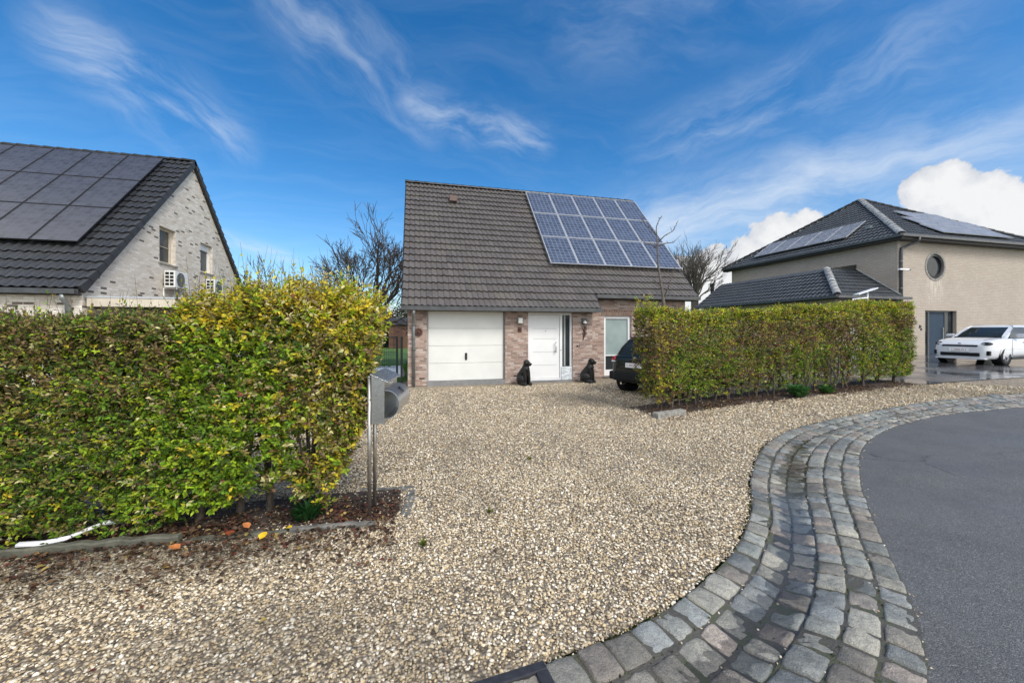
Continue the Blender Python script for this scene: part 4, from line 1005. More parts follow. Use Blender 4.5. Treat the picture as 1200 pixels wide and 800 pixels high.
# ---------------- left hedge: clipped brown half and leggy yellow-green half
def hedge_left(x0, x1, yf, yb, topf, name, label, colfun, n_f, bottom, lsize, shoots, seed, rightend=False):
    H_ = empty(name, ((x0 + x1) / 2, (yf + yb) / 2, 0), label=label, cat='hedge')
    n = n_f; face = rng.choice(4, n, p=[.66, .14, .10, .10] if rightend else [.70, .18, .04, .08])
    X = rng.uniform(x0, x1, n); top = topf(X); z = bottom + (top - bottom) * rng.random(n) ** .85
    dep = rng.exponential(.13, n).clip(0, .5); Y = np.zeros(n)
    bulge = (fbm(np.c_[X * 2.2, z * 2.2, np.full(n, seed)], 3, seed) - .5) * .34
    Y = yf + dep - bulge - .06 * np.sin(np.clip((z - .3) / 1.6, 0, 1) * np.pi)
    N = np.tile([0, -1., .15], (n, 1))
    m = face == 1; Y[m] = rng.uniform(yf, yb, m.sum()); z[m] = top[m] - dep[m] * .8 + bulge[m] * .5; N[m] = [0, -.2, 1]
    m = face == 2; X[m] = (x1 if rightend else x0) - (1 if rightend else -1) * dep[m]; Y[m] = rng.uniform(yf, yb, m.sum()); N[m] = [1. if rightend else -1., -.2, .1]
    m = face == 3; Y[m] = yb - dep[m]; N[m] = [0, 1, .1]
    if rightend:   # the end leans in towards the ground
        lim = x1 - .42 * np.clip((1.15 - z) / 1.0, 0, 1) ** 1.2 + (fbm(np.c_[z * 3, Y * 3, z * 0], 2, 3) - .5) * .22
        X = np.where(face == 2, lim - dep, X); ok = X < lim + .02
        gap = (z < .95) & (fbm(np.c_[X * 3.2, z * 3.2, X * 0 + 2], 2, 8) > np.interp(z, [.15, .6, .95], [.54, .62, .72])) & (X > -1.65)
        ok &= ~gap
    else: ok = np.ones(n, bool)
    thin = (fbm(np.c_[X * 4, z * 4, X * 0], 2, seed + 5) < .80) ; ok &= thin & ~((z < .25) & (rng.random(n) < .45))
    P = np.c_[X, Y, z][ok]; N = N[ok]
    D = N * .75 + rng.normal(0, .45, P.shape) + np.array([0, 0, .55])
    L = rng.uniform(.08, .17, len(P))
    if shoots:
        k = shoots; xs = x0 + (x1 - x0) * rng.random(k); ys = rng.uniform(yf + .05, yb - .05, k); tp = topf(xs)
        P = np.r_[P, np.c_[xs, ys, tp + .02]]; D = np.r_[D, np.c_[rng.normal(0, .16, k), rng.normal(0, .16, k), np.ones(k)]]; L = np.r_[L, .10 + .36 * rng.random(k) ** 1.7]
    LP, LD, LN, LL, ID = sprays(P - unit(D) * (L * .4)[:, None], D, L, 9, lsize, None)
    C = colfun(LP, P[ID], ID)
    leaves('foliage', LP, LD, LN, LL, .48, C, H_, M['leaf'])
    twigs('twig', P - unit(D) * (L * .5)[:, None], D, L * 1.35, .0022, H_, M['bark'])
    # stems: several crooked leaders from each stool
    st = MB()
    for x in np.arange(x0 + .12, x1 - .12, .32):
        bx, by = x + rng.normal(0, .05), (yf + yb) / 2 + rng.normal(0, .06) - .06
        if rightend and x > x1 - .35: continue
        st.tube([(bx, by, -.03), (bx + rng.normal(0, .02), by, .18), (bx + rng.normal(0, .03), by + rng.normal(0, .03), .36)], [.034, .028, .024], 7)
        for q in range(7):
            a = rng.uniform(0, 6.28); rr_ = rng.uniform(.08, .32); p0 = Vector((bx, by, rng.uniform(.1, .34)))
            p2 = Vector((min(bx + rr_ * math.cos(a), x1 - .15), by + rr_ * .8 * math.sin(a), rng.uniform(1.0, 1.75))); p1 = (p0 * .5 + p2 * .5) + Vector((rng.normal(0, .06), rng.normal(0, .05), 0)); 
            st.tube([p0, p1, p2], [.013, .009, .004], 5)
    st.build('stem', M['bark'], H_)
    return H_
def col_left(LP, PP, ID):
    z = LP[:, 2]; x = LP[:, 0]; n = len(z)
    a = fbm(np.c_[PP * 1.6], 3, 21); b = fbm(np.c_[PP * 4.0], 2, 31)
    w = np.zeros((n, 8)); hi = sstep(.75, 1.5, z)
    w[:, 5] = .62 * hi + .12; w[:, 4] = .6 * hi + .30; w[:, 0] = .45; w[:, 1] = .30 + .75 * (1 - hi) * sstep(.35, .6, a); w[:, 2] = .12 + .6 * (1 - hi) * sstep(.5, .7, b)
    w[:, 3] = .04 + .55 * sstep(.60, .72, b) * (1 - hi * .5); w[:, 7] = .05 + .40 * sstep(.60, .70, b); w[:, 6] = .015 * hi
    w[:, 1:3] *= (.45 + 1.2 * sstep(-3.4, -1.9, x))[:, None]; w[:, 2] += .5 * sstep(-2.9, -2.0, x) * sstep(.4, .6, b)
    return pick(w, ID)
def col_right(LP, PP, ID):
    z = LP[:, 2]; x = LP[:, 0]; n = len(z)
    a = fbm(np.c_[PP * 2.0], 3, 22); b = fbm(np.c_[PP * 4.5], 2, 32)
    w = np.zeros((n, 8)); hi = sstep(1.35, 1.8, z + (a - .5) * .5); rt = sstep(-1.35, -.75, x + (a - .5) * .6)
    gr = (1 - hi) * (1 - rt * .65)
    w[:, 0] = .35 * gr + .05; w[:, 1] = 1.0 * gr + .10; w[:, 2] = 1.15 * gr * sstep(.30, .55, b) + .35 * hi + .20; w[:, 3] = 1.35 * hi + .45 * rt + .10 + .3 * sstep(.6, .7, b); w[:, 4] = .30 * hi + .85 * rt * (1 - hi) + .12
    w[:, 5] = .06 + .45 * rt * (1 - hi) + .12 * sstep(.9, 1.3, z); w[:, 6] = .02 + .26 * sstep(.55, .7, a) * sstep(-1.9, -1., x); w[:, 7] = .12 + .26 * rt + .20 * hi
    return pick(w, ID)
hedge_left(-6.2, -1.85, 3.58, 4.25, lambda x: 1.66 + .03 * np.sin(x * 5) + .02 * np.sin(x * 23), 'privet_hedge', 'clipped brownish hedge left of the yellow-green one, behind grey edging', col_left, 21000, .04, .042, 130, 3)
hedge_left(-1.95, -.36, 3.60, 4.25, lambda x: np.interp(x, [-2, -1.7, -1.3, -.8, -.4], [1.66, 1.80, 1.90, 1.90, 1.84]) + .05 * np.sin(x * 17) + .04 * np.sin(x * 41 + 1), 'privet_hedge', 'leggy yellow-green hedge with upright shoots beside the steel letterbox', col_right, 6400, .06, .054, 330, 7, True)

# a few bare and leafy extra tall shoots
# ---------------- right hedge: long clipped hedge, green, olive and brown
def hedge_right():
    H_ = empty('beech_hedge', (8.3, 7.4, 0), label='long clipped green and brown hedge in front of the dark hatchback', cat='hedge')
    n = 21000; face = rng.choice(4, n, p=[.64, .18, .07, .11]); X = rng.uniform(4.40, 12.5, n); g0 = gz(X); topz = g0 + np.interp(X, [4.2, 5, 7, 9, 12.5], [1.93, 1.97, 1.98, 2.03, 2.08]) + .04 * np.sin(X * 3) + .03 * np.sin(X * 11)
    q = rng.random(n); bot = g0 + .12; z = bot + (topz - bot) * q ** .8
    dep = rng.exponential(.06, n).clip(0, .35); bulge = (fbm(np.c_[X * 1.6, z * 1.6, np.full(n, 2)], 3, 17) - .5) * .30
    yf = hedgeY(X) + .06; yb = yf + .78
    taper = .16 * np.clip((.9 - (z - g0)) / .9, 0, 1)
    Y = yf + dep - bulge + taper; N = np.tile([.25, -1., .1], (n, 1))
    m = face == 1; Y[m] = (yf + (yb - yf) * rng.random(n))[m]; z[m] = topz[m] - dep[m] * .7 + bulge[m] * .3; N[m] = [0, 0, 1]
    m = face == 2; e = rng.random(m.sum()) < .5; X[m] = np.where(e, 4.40 + dep[m] + .30 * np.clip((1.0 - z[m]) / 1., 0, 1), 12.55 - dep[m] - .10 * np.clip((1.0 - z[m] + .25) / 1., 0, 1)); g0 = gz(X); Y[m] = (hedgeY(X) + .06 + .7 * rng.random(n))[m]; N[m] = np.where(e[:, None], [-1., -.2, .1], [1., -.2, .1])
    m = face == 3; Y[m] = (yb - dep)[m]; N[m] = [0, 1, .1]
    zz = z - g0
    ok = ~((zz < .55) & (rng.random(n) > np.interp(zz, [.1, .3, .55], [.15, .45, .95]))) | ((X > 11.0) & (zz > .15))
    ok &= X > 4.41 + .26 * np.clip((1.0 - zz), 0, 1)
    P = np.c_[X, Y, z][ok]; N = N[ok]; D = N * .8 + rng.normal(0, .5, P.shape) + np.array([0, 0, .4]); L = rng.uniform(.07, .15, len(P))
    k = 260; xs = rng.uniform(4.5, 12.4, k); P = np.r_[P, np.c_[xs, hedgeY(xs) + .1 + .6 * rng.random(k), gz(xs) + 1.97]]; D = np.r_[D, np.c_[rng.normal(0, .25, (k, 2)), np.ones(k)]]; L = np.r_[L, rng.uniform(.08, .2, k)]
    k = 60; zs = rng.uniform(.5, 1.9, k); P = np.r_[P, np.c_[np.full(k, 12.5), 7.3 + .6 * rng.random(k), zs + .25]]; D = np.r_[D, np.c_[np.ones(k), rng.normal(0, .4, (k, 2))]]; L = np.r_[L, rng.uniform(.15, .35, k)]
    LP, LD, LN, LL, ID = sprays(P - unit(D) * (L * .4)[:, None], D, L, 7, .052, None, .8)
    zz = LP[:, 2] - gz(LP[:, 0]); x = LP[:, 0]; n = len(zz); PP = P[ID]
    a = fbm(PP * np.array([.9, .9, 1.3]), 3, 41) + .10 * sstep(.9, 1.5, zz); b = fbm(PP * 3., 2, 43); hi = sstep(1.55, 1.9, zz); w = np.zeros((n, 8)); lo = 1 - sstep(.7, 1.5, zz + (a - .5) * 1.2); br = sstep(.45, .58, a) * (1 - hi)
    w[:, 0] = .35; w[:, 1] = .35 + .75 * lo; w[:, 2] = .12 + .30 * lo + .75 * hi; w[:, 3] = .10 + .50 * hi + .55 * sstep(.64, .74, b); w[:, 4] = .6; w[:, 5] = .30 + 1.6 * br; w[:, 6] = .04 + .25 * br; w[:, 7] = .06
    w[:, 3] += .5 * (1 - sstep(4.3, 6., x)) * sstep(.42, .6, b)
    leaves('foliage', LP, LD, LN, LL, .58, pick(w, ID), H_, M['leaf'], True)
    twigs('twig', P - unit(D) * (L * .5)[:, None], D, L * 1.3, .003, H_, M['bark'])
    st = MB()
    for x in np.arange(4.74, 12.3, .17):
        bx, by = x + rng.normal(0, .05), float(hedgeY(x)) + .36 + rng.normal(0, .12); g = float(gz(bx))
        p = [Vector((bx, by, g - .03))]
        for z_ in (.35, .8, 1.3, 1.75): p.append(Vector((bx + rng.normal(0, .06), by + rng.normal(0, .06), g + z_)))
        st.tube(p, [.022, .019, .015, .011, .005], 6)
        for q in range(5):
            z0 = rng.uniform(.15, .7); o = Vector((bx, by, g + z0)); e = o + Vector((rng.normal(0, .16), rng.normal(0, .14) - .06, rng.uniform(.3, .9))); st.tube([o, (o + e) / 2 + Vector((rng.normal(0, .03), 0, 0)), e], [.010, .008, .004], 5)
    st.build('stem', M['bark'], H_)
hedge_right()

# ---------------- small plants
def tuft(loc, label, n, h, col, name='garden_plant', ratio=.16):
    P_ = empty(name, loc, label=label, cat='plant')
    a = rng.uniform(0, 6.28, n); t = rng.uniform(.15, 1., n); D = np.c_[np.cos(a) * t, np.sin(a) * t, rng.uniform(.35, 1.1, n)]
    P = np.array(loc) + np.c_[np.cos(a), np.sin(a), np.zeros(n)] * (rng.random(n) * h * .45)[:, None] + np.c_[np.zeros((n, 2)), rng.uniform(0, h * .4, n)]
    C = np.array(col) * rng.uniform(.7, 1.3, (n, 1))
    return leaves('foliage', P, D, np.c_[-D[:, :2] * .5, np.ones(n)], h * rng.uniform(.5, 1.1, n), ratio, C, P_, M['leaf'])
tuft((-.90, 3.60, 0), 'dark green tuft of narrow leaves at the foot of the left hedge', 150, .14, cc(40, 78, 38))
tuft((8.45, 7.03, float(gz(8.45))), 'low bright green weed at the foot of the long right hedge', 220, .24, cc(66, 112, 56), ratio=.3)
tuft((9.35, 7.08, float(gz(9.3))), 'smaller green weed further right along the long hedge foot', 110, .18, cc(66, 106, 50), ratio=.3)

tuft((.05, 2.95, 0), 'tiny green weed in the open gravel, nearer the drain', 26, .045, cc(96, 110, 40), name='weed', ratio=.35)
tuft((.62, 3.35, 0), 'tiny green weed in the open gravel, farther from the drain', 22, .04, cc(110, 116, 44), name='weed', ratio=.35)
tuft((1.35, 4.6, 0), 'tiny yellowish weed in the middle of the gravel drive', 22, .045, cc(120, 118, 46), name='weed', ratio=.35)
def moss():
    n = 2600; u = rng.uniform(.27, .66, n); w = np.where(rng.random(n) < .6, rng.normal(-.012, .012, n), np.choose(rng.integers(0, 5, n), [.171, .341, .511, .677, .839]) + rng.normal(0, .006, n))
    ok = fbm(np.c_[u * 60, w * 3, u * 0], 2, 12) > .47; u, w = u[ok], w[ok]; n = len(u); x, y = band(u, w)
    P = np.c_[x, y, gz(x) + np.where(w < .05, -.004, dish(w) - .012)]; C = np.array([cc(62, 70, 34), cc(84, 88, 40), cc(52, 54, 32), cc(96, 88, 54)])[rng.integers(0, 4, n)] * rng.uniform(.7, 1.2, (n, 1))
    D = np.c_[rng.normal(0, .6, (n, 2)), np.ones(n)]
    tag(leaves('moss', P, D, rng.normal(size=(n, 3)), rng.uniform(.008, .022, n), .7, C, None, M['leaf'], True), 'moss and tiny weeds along the joints of the setts', 'moss', kind='stuff')
moss()

# ---------------- bare trees
def grow(mb, mbt, p, d, L, r, lev, maxl, spread, upb=.12, nmin=2, seg=4, rmin=.010):
    pts = [p]; rad = [r]; q = p.copy(); dd = d.normalized()
    for i in range(seg):
        dd = (dd + Vector(rng.normal(0, .13, 3)) + Vector((0, 0, upb * .35))).normalized(); q = q + dd * (L / seg); pts.append(q.copy()); rad.append(r * (1 - .42 * (i + 1) / seg))
    (mbt if lev == 0 else mb).tube(pts, rad, 8 if lev < 2 else (5 if lev < 4 else 3), cap=False)
    if lev >= maxl: return
    k = rng.integers(nmin, nmin + 3)
    for j in range(k):
        t = rng.uniform(.35, 1) if j else 1.
        i = min(seg - 1, int(t * seg)); o = pts[i] + (pts[i + 1] - pts[i]) * (t * seg - i) if t < 1 else pts[-1]
        ax = Vector(rng.normal(0, 1, 3)); ax = (ax - dd * ax.dot(dd)).normalized()
        s = spread * (rng.uniform(.55, 1.2) if j else .35)
        nd = (dd + ax * s + Vector((0, 0, upb))).normalized()
        grow(mb, mbt, o, nd, L * rng.uniform(.58, .86), max(rad[i + 1] * rng.uniform(.55, .82) if j else rad[-1], rmin), lev + 1, maxl, spread, upb, nmin, max(3, seg - (lev > 2)), rmin)
def bare_tree(name, loc, label, h, r, lev, spread, mat, upb, trunk_h, lean=(0, 0), nmin=2, group=None):
    t = empty(name, loc, label=label, cat='tree', group=group); a, b = MB(), MB(); p = Vector(loc)
    grow(a, b, p + Vector((0, 0, -.1)), Vector((lean[0], lean[1], 1)), trunk_h, r, 0, lev, spread, upb, nmin)
    b.build('trunk', mat, t, fix=False); a.build('crown', mat, t, fix=False); return t
rng = np.random.default_rng(29)
t = empty('bare_tree', (-2.5, 23.5, 0), label='bare broad-crowned tree left of the brown tiled house', cat='tree'); a, b = MB(), MB(); p = Vector((-2.5, 23.5, -.1))
b.tube([p, p + Vector((0, 0, .9)), p + Vector((.05, 0, 1.7)), p + Vector((.05, 0, 2.4))], [.30, .25, .23, .22], 10); b.build('trunk', M['bark_dark'], t)
for (dx, dy, z0, L, r) in ((-1.05, .1, 1.7, 1.55, .10), (-.75, -.3, 2.1, 1.75, .11), (-.35, .3, 2.3, 1.95, .12), (.05, -.2, 2.4, 2.0, .13), (.40, .2, 2.3, 1.95, .13), (.75, -.1, 2.1, 1.75, .12), (1.05, .2, 1.8, 1.55, .10), (-.2, -.7, 2.2, 1.8, .10), (.2, .8, 2.2, 1.8, .10)):
    grow(a, a, p + Vector((.04, 0, z0)), Vector((dx, dy, 1)), L, r, 1, 6, .66, .07, 2, 4, .014)
a.build('crown', M['bark_dark'], t, fix=False)
rng = np.random.default_rng(4)
# pollarded tree: upright poles from a stout bole
t = empty('bare_tree', (21.0, 25.9, .3), label='bare pollarded tree with upright branches between the two houses', cat='tree'); a, b = MB(), MB(); p = Vector((21.0, 25.9, .2))
b.tube([p, p + Vector((.05, 0, 1.8)), p + Vector((0, 0, 3.6)), p + Vector((0, 0, 4.6))], [.34, .29, .27, .30], 10); b.build('trunk', M['bark_grey'], t)
for k in range(24):
    an = rng.uniform(0, 6.28); s = rng.uniform(.05, .95)
    grow(a, a, p + Vector((.12 * math.cos(an), .12 * math.sin(an), rng.uniform(3.6, 4.6))), Vector((s * math.cos(an), s * math.sin(an), 1)), rng.uniform(1.0, 1.75), rng.uniform(.06, .11), 1, 5, .65, .08, 2, 4, .012)
a.build('crown', M['bark_grey'], t, fix=False)
# far twiggy shrubs whose tops show over the left hedge
rng = np.random.default_rng(31)
bare_tree('bare_shrub', (-5.2, 16.5, 0), 'thin bare shrub showing above the hedge beside the white gable', 4, .07, 5, .7, M['bark'], .25, 1.7, (.05, 0), 2)
bare_tree('bare_shrub', (-4.1, 19.5, 0), 'thin bare shrub showing above the middle of the yellow-green hedge', 4, .07, 5, .7, M['bark'], .25, 1.8, (0, 0), 2)
# sapling between hedge and car
S_ = empty('sapling', (5.62, 7.72, float(gz(5.6))), label='slender bare sapling with few branches rising behind the long hedge', cat='tree'); b = MB()
b.tube([(5.62, 7.72, -.02), (5.60, 7.88, 1.2), (5.59, 7.89, 2.04), (5.53, 7.91, 2.53), (5.44, 7.93, 3.1), (5.42, 7.94, 3.62), (5.40, 7.94, 4.0)], [.055, .045, .040, .030, .020, .015, .010], 8); b.build('trunk', M['bark_grey'], S_, smooth=True)
b = MB()
for pts in ([(5.57, 7.9, 2.35), (5.72, 7.87, 2.72), (5.80, 7.85, 3.0), (5.86, 7.84, 3.15)], [(5.42, 7.94, 3.62), (5.60, 7.9, 3.80), (5.78, 7.86, 3.9), (5.90, 7.82, 4.15)], [(5.42, 7.94, 3.55), (5.62, 7.9, 3.62), (5.80, 7.86, 3.64), (5.90, 7.83, 3.75)], [(5.41, 7.94, 3.80), (5.28, 7.98, 3.96), (5.15, 8.0, 4.05), (5.07, 8.02, 4.25)], [(5.42, 7.94, 3.50), (5.28, 7.98, 3.60), (5.15, 8.0, 3.62), (5.06, 8.02, 3.74)], [(5.40, 7.94, 4.0), (5.46, 7.93, 4.15), (5.52, 7.92, 4.22)], [(5.52, 7.91, 2.6), (5.42, 7.94, 2.68), (5.34, 7.95, 2.78)]):
    b.tube(pts, [.016, .012, .009, .005][:len(pts)] if len(pts) == 4 else [.01, .008, .004], 5)
    for k in range(9):
        i = rng.integers(1, len(pts)); p = Vector(pts[i]) * rng.uniform(.4, 1) ; t_ = rng.random(); p = Vector(pts[i - 1]).lerp(Vector(pts[i]), t_); b.tube([p, p + Vector(rng.normal(0, .04, 3)) + Vector((0, 0, .03))], [.006, .004], 4)
b.build('crown', M['bark_grey'], S_, smooth=True)
# dark evergreen mass and far tree belts
def bush(name, loc, label, rx, ry, h, n, cols, leaf=.16, group=None, cat='shrub'):
    B_ = empty(name, loc, label=label, cat=cat, group=group)
    v = unit(rng.normal(size=(n, 3))); v[:, 2] = np.abs(v[:, 2]); rr = rng.uniform(.72, 1.04, n) ** .6; nz = .75 + .5 * fbm(v * 2.4 + np.array(loc), 3, 5)
    P = np.array(loc) + v * np.array([rx, ry, h]) * (rr * nz)[:, None]; k = rng.integers(0, len(cols), n); C = np.array(cols)[k] * rng.uniform(.6, 1.3, (n, 1))
    leaves('foliage', P, v + rng.normal(0, .7, v.shape), v + rng.normal(0, .5, v.shape), leaf * rng.uniform(.6, 1.4, n), .6, C, B_, M['leaf'], True)
    s = MB(); s.tube([(loc[0], loc[1], loc[2] - .1), (loc[0], loc[1], loc[2] + h * .7)], [.12, .04], 7); s.build('stem', M['bark'], B_)
bush('evergreen_shrub', (-4.6, 39.0, 0), 'dark evergreen shrub at the far end of the lawn', 3.2, 1.8, 4.3, 6000, [cc(34, 46, 24), cc(44, 58, 28), cc(26, 36, 20)], .2)
bush('evergreen_shrub', (-.6, 42.0, 0), 'dark evergreen shrub behind the brown timber shed', 2.6, 1.8, 4.4, 5000, [cc(34, 46, 24), cc(46, 58, 30)], .2)
for i, (x, y, h) in enumerate(((14.5, 34, 3.2), (18.5, 36, 3.8), (-9, 40, 4.2), (-4, 42, 3.6))):
    bush('far_shrub', (x, y, .2 if x > 0 else 0), ['low far shrub behind the right end of the main house roof', 'taller far shrub behind the low tiled side wing', 'far shrub behind the white gable house', 'far shrub beyond the lawn between the left houses'][i], 2.6, 1.6, h, 2600, [cc(60, 58, 36), cc(48, 52, 30), cc(76, 66, 46)], .2)
# far shed and flue
S_ = empty('garden_shed', (-1.6, 36.0, 0), label='small brown timber shed at the far end of the lawn', cat='shed')
s = MB(); s.box(-2.35, 35.6, 0, -.70, 38.2, 2.1); s.build('wall', M['shed'], S_)
s = MB(); s.quad((-2.55, 35.4, 2.102), (-.5, 35.4, 2.102), (-.5, 36.9, 2.75), (-2.55, 36.9, 2.75)); s.quad((-2.55, 38.4, 2.102), (-.5, 38.4, 2.102), (-.5, 36.9, 2.75), (-2.55, 36.9, 2.75)); s.build('roof', M['fascia'], S_)
s = MB(); s.box(-1.95, 35.57, .02, -1.15, 35.598, 1.9); s.build('door', M['rust'], S_)
F_ = empty('flue_pipe', (22.0, 25.2, .3), label='dark upright flue pipe behind the low tiled side wing', cat='pipe')
s = MB(); s.tube([(22.0, 25.2, .3), (22.0, 25.2, 5.0)], .13, 10); s.build('pipe', M['zinc_dark'], F_); s = MB(); s.lathe((22.0, 25.2, 5.0), [(.13, 0), (.17, .02), (.17, .16), (0, .2)], 10); s.build('cap', M['fascia'], F_)

# ================================================================== garden fence, sheet
W_ = empty('wire_fence', (-1.4, 12.1, 0), label='dark wire mesh fence between the hedge and the main house', cat='fence')
for x, y in ((-.42, 11.78), (-.56, 12.0), (-2.6, 12.0), (-4.6, 12.0)):
    s = MB(); s.box(x - .03, y - .03, -.05, x + .03, y + .03, 1.42); s.build('post', M['wire'], W_)
s = MB()
for x in np.arange(-4.55, -.6, .052): s.tube([(x, 12.0, .05), (x, 12.0, 1.36)], .0035, 4)
for z in (.08, .3, .52, .74, .96, 1.18, 1.35): s.tube([(-4.58, 12.006, z), (-.58, 12.006, z)], .005, 4)
s.build('mesh_panel', M['wire'], W_)
s = MB(); s.tube([(-4.6, 12.0, 1.40), (-.56, 12.0, 1.40)], .02, 6); s.build('rail', M['wire'], W_)
o = MB(); nx, ny = 16, 10; V = []
for i in range(nx):
    for j in range(ny):
        e = min(i, nx - 1 - i, j, ny - 1 - j); V.append((-1.75 + i * .09, 13.6 + j * .12, .03 + (.26 if e else 0) + .05 * rng.random() * (e > 0)))
o.add(V, [(i * ny + j, (i + 1) * ny + j, (i + 1) * ny + j + 1, i * ny + j + 1) for i in range(nx - 1) for j in range(ny - 1)])
tag(o.build('ground_sheet', M['tarp'], smooth=True), 'pale bluish sheet spread on the lawn behind the wire fence', 'tarpaulin')
n = 9000; P = np.c_[rng.uniform(-4, -.35, n), rng.uniform(12.3, 19, n), np.full(n, .0)]; C = cc(84, 140, 46) * rng.uniform(.6, 1.3, (n, 1))
ok = ~((P[:, 1] > 18.5) | ((P[:, 0] > -1.8) & (P[:, 1] > 13.5) & (P[:, 1] < 14.8))); P = P[ok]; C = C[ok]; n = len(P)
g = leaves('grass', P, np.c_[rng.normal(0, .3, (n, 2)), np.ones(n)], rng.normal(size=(n, 3)), rng.uniform(.06, .13, n), .12, C, None, M['leaf'], True); tag(g, 'short green grass of the back lawn behind the fence', 'grass', kind='stuff')

# ================================================================== kerbs, stones
def board(name, p, q, w, h, mat, label, cat, wob=.004):
    p, q = Vector(p), Vector(q); d = (q - p); L = d.length; bm = bmesh.new(); k = max(2, int(L / .06))
    bmesh.ops.create_grid(bm, x_segments=1, y_segments=1, size=.5); bm.free()
    mb = MB(); vs = []; e = d.normalized(); s = Vector((-e.y, e.x, 0)) * w / 2
    for i in range(k + 1):
        c = p + d * (i / k); r_ = [rng.normal(0, wob) for _ in range(4)]
        for (sx, z) in ((-1, -.05), (-1, h - .012), (-.75, h), (.75, h), (1, h - .012), (1, -.05)): vs.append(c + s * sx + Vector((0, r_[0], z + (r_[1] if z > 0 else 0))))
    mb.add(vs, [(i * 6 + j, i * 6 + j + 1, i * 6 + 6 + j + 1, i * 6 + 6 + j) for i in range(k) for j in range(5)] + [tuple(range(6)), tuple(k * 6 + j for j in range(6))])
    return tag(mb.build(name, mat), label, cat)
board('edging_board', (-4.6, 3.62, 0), (-1.74, 3.46, 0), .055, .060, M['stone_wet'], 'long grey concrete edging board along the brown hedge foot', 'edging')
board('edging_board', (-1.72, 3.455, -.03), (-1.0, 3.43, -.035), .055, .050, M['stone_wet'], 'edging board half buried under brown leaves below the yellow-green hedge', 'edging')
board('edging_board', (-.98, 3.435, 0), (-.33, 3.375, 0), .045, .030, M['kerb'], 'short mossy edging board in front of the letterbox posts', 'edging')
board('kerb_slab', (-.55, 4.17, 0), (-.02, 4.10, 0), .08, .0, M['kerb'], 'flat concrete kerb slab behind the letterbox posts', 'edging')
board('kerb_slab', (-.045, 4.04, 0), (-.06, 3.78, 0), .10, .0, M['kerb'], 'flat concrete kerb slab right of the letterbox, farther one', 'edging')
board('kerb_slab', (-.065, 3.76, 0), (-.10, 3.48, 0), .10, .0, M['kerb'], 'flat concrete kerb slab right of the letterbox, nearer the road', 'edging')
o = MB(); o.rbox(4.22, 6.28, -.05, 4.98, 6.42, .095, .012); b = o.build('stone_block', M['stone_grey']); b.rotation_euler.z = R(14); tag(b, 'grey concrete block at the near end of the long right hedge', 'kerb stone')

# drain at the road edge
D_ = empty('drain_grate', (.25, 1.55, 0), R(6), label='dark cast iron drain cover frame at the gravel edge in the foreground', cat='drain')
o = MB()
for (a, b, c, d) in ((-.36, .13, .36, .18), (-.36, -.30, .36, -.25), (-.36, -.25, -.30, .13), (.30, -.25, .36, .13)): o.rbox(a, b, -.03, c, d, .028, .006)
o.build('frame', M['grate'], D_, local=True)
o = MB(); o.box(-.30, -.25, -.03, .30, .13, -.02); o.build('pit', M['void'], D_, local=True)
o = MB()
for k in range(5): o.rbox(-.27 + k * .12, -.24, -.018, -.21 + k * .12, .10, .015, .005)
o.build('bar', M['grate'], D_, local=True)

# white strip lying by the hedge
o = MB(); pts = [(-2.75, 3.50, .085), (-2.62, 3.515, .07), (-2.50, 3.55, .075), (-2.42, 3.60, .10), (-2.34, 3.66, .115), (-2.24, 3.69, .10)]; vs = []
for i, p in enumerate(pts): w = .017 if i < 5 else .012; vs += [(p[0], p[1] - .3 * w, p[2] - w * .8), (p[0], p[1], p[2] + w * .2), (p[0] + .01, p[1] + w, p[2] + w * .8)]
o.add(vs, [(i * 3 + j, i * 3 + j + 1, i * 3 + 3 + j + 1, i * 3 + 3 + j) for i in range(len(pts) - 1) for j in range(2)]); b = o.build('plastic_strip', M['white_plastic'], smooth=True)
m = b.modifiers.new('thick', 'SOLIDIFY'); m.thickness = .004; tag(b, 'white plastic strip lying under the brown hedge', 'plastic strip')

# fallen leaves
def litter():
    n = 4200; X = np.r_[rng.uniform(-3.4, -.15, n), rng.uniform(4.4, 12.2, n)]; Y = np.r_[3.42 + np.abs(rng.normal(0, .30, n)) * np.where(rng.random(n) < .3, -1, 1), hedgeY(X[n:]) + .02 + np.abs(rng.normal(0, .26, n)) * np.where(rng.random(n) < .45, -1, 1)]
    dens = fbm(np.c_[X * 2, Y * 2, X * 0], 2, 3); ok = (rng.random(2 * n) < sstep(.3, .6, dens)) & (Y < np.where(X < 0, 4.6, 9))
    k = 70; X = np.r_[X[ok], rng.uniform(-3, 5, k)]; Y = np.r_[Y[ok], rng.uniform(2.2, 8, k)]; ok = Y > yL(X) - .3; X, Y = X[ok], Y[ok]; n = len(X); P = np.c_[X, Y, gz(X) + rng.uniform(.006, .022, n)]
    pal = np.array([cc(70, 52, 40), cc(86, 64, 48), cc(54, 40, 32), cc(112, 88, 62), cc(92, 50, 40), cc(160, 138, 80)]); C = pal[rng.choice(6, n, p=[.26, .24, .22, .12, .12, .04])] * rng.uniform(.7, 1.2, (n, 1))
    a = rng.uniform(0, 6.28, n); D = np.c_[np.cos(a), np.sin(a), rng.normal(0, .25, n)]
    tag(leaves('fallen_leaves', P, D, np.c_[rng.normal(0, .35, (n, 2)), np.ones(n)], rng.uniform(.025, .05, n), .6, C, None, M['litter']), 'brown fallen leaves littering the ground along the hedges', 'leaves', kind='stuff')
litter()
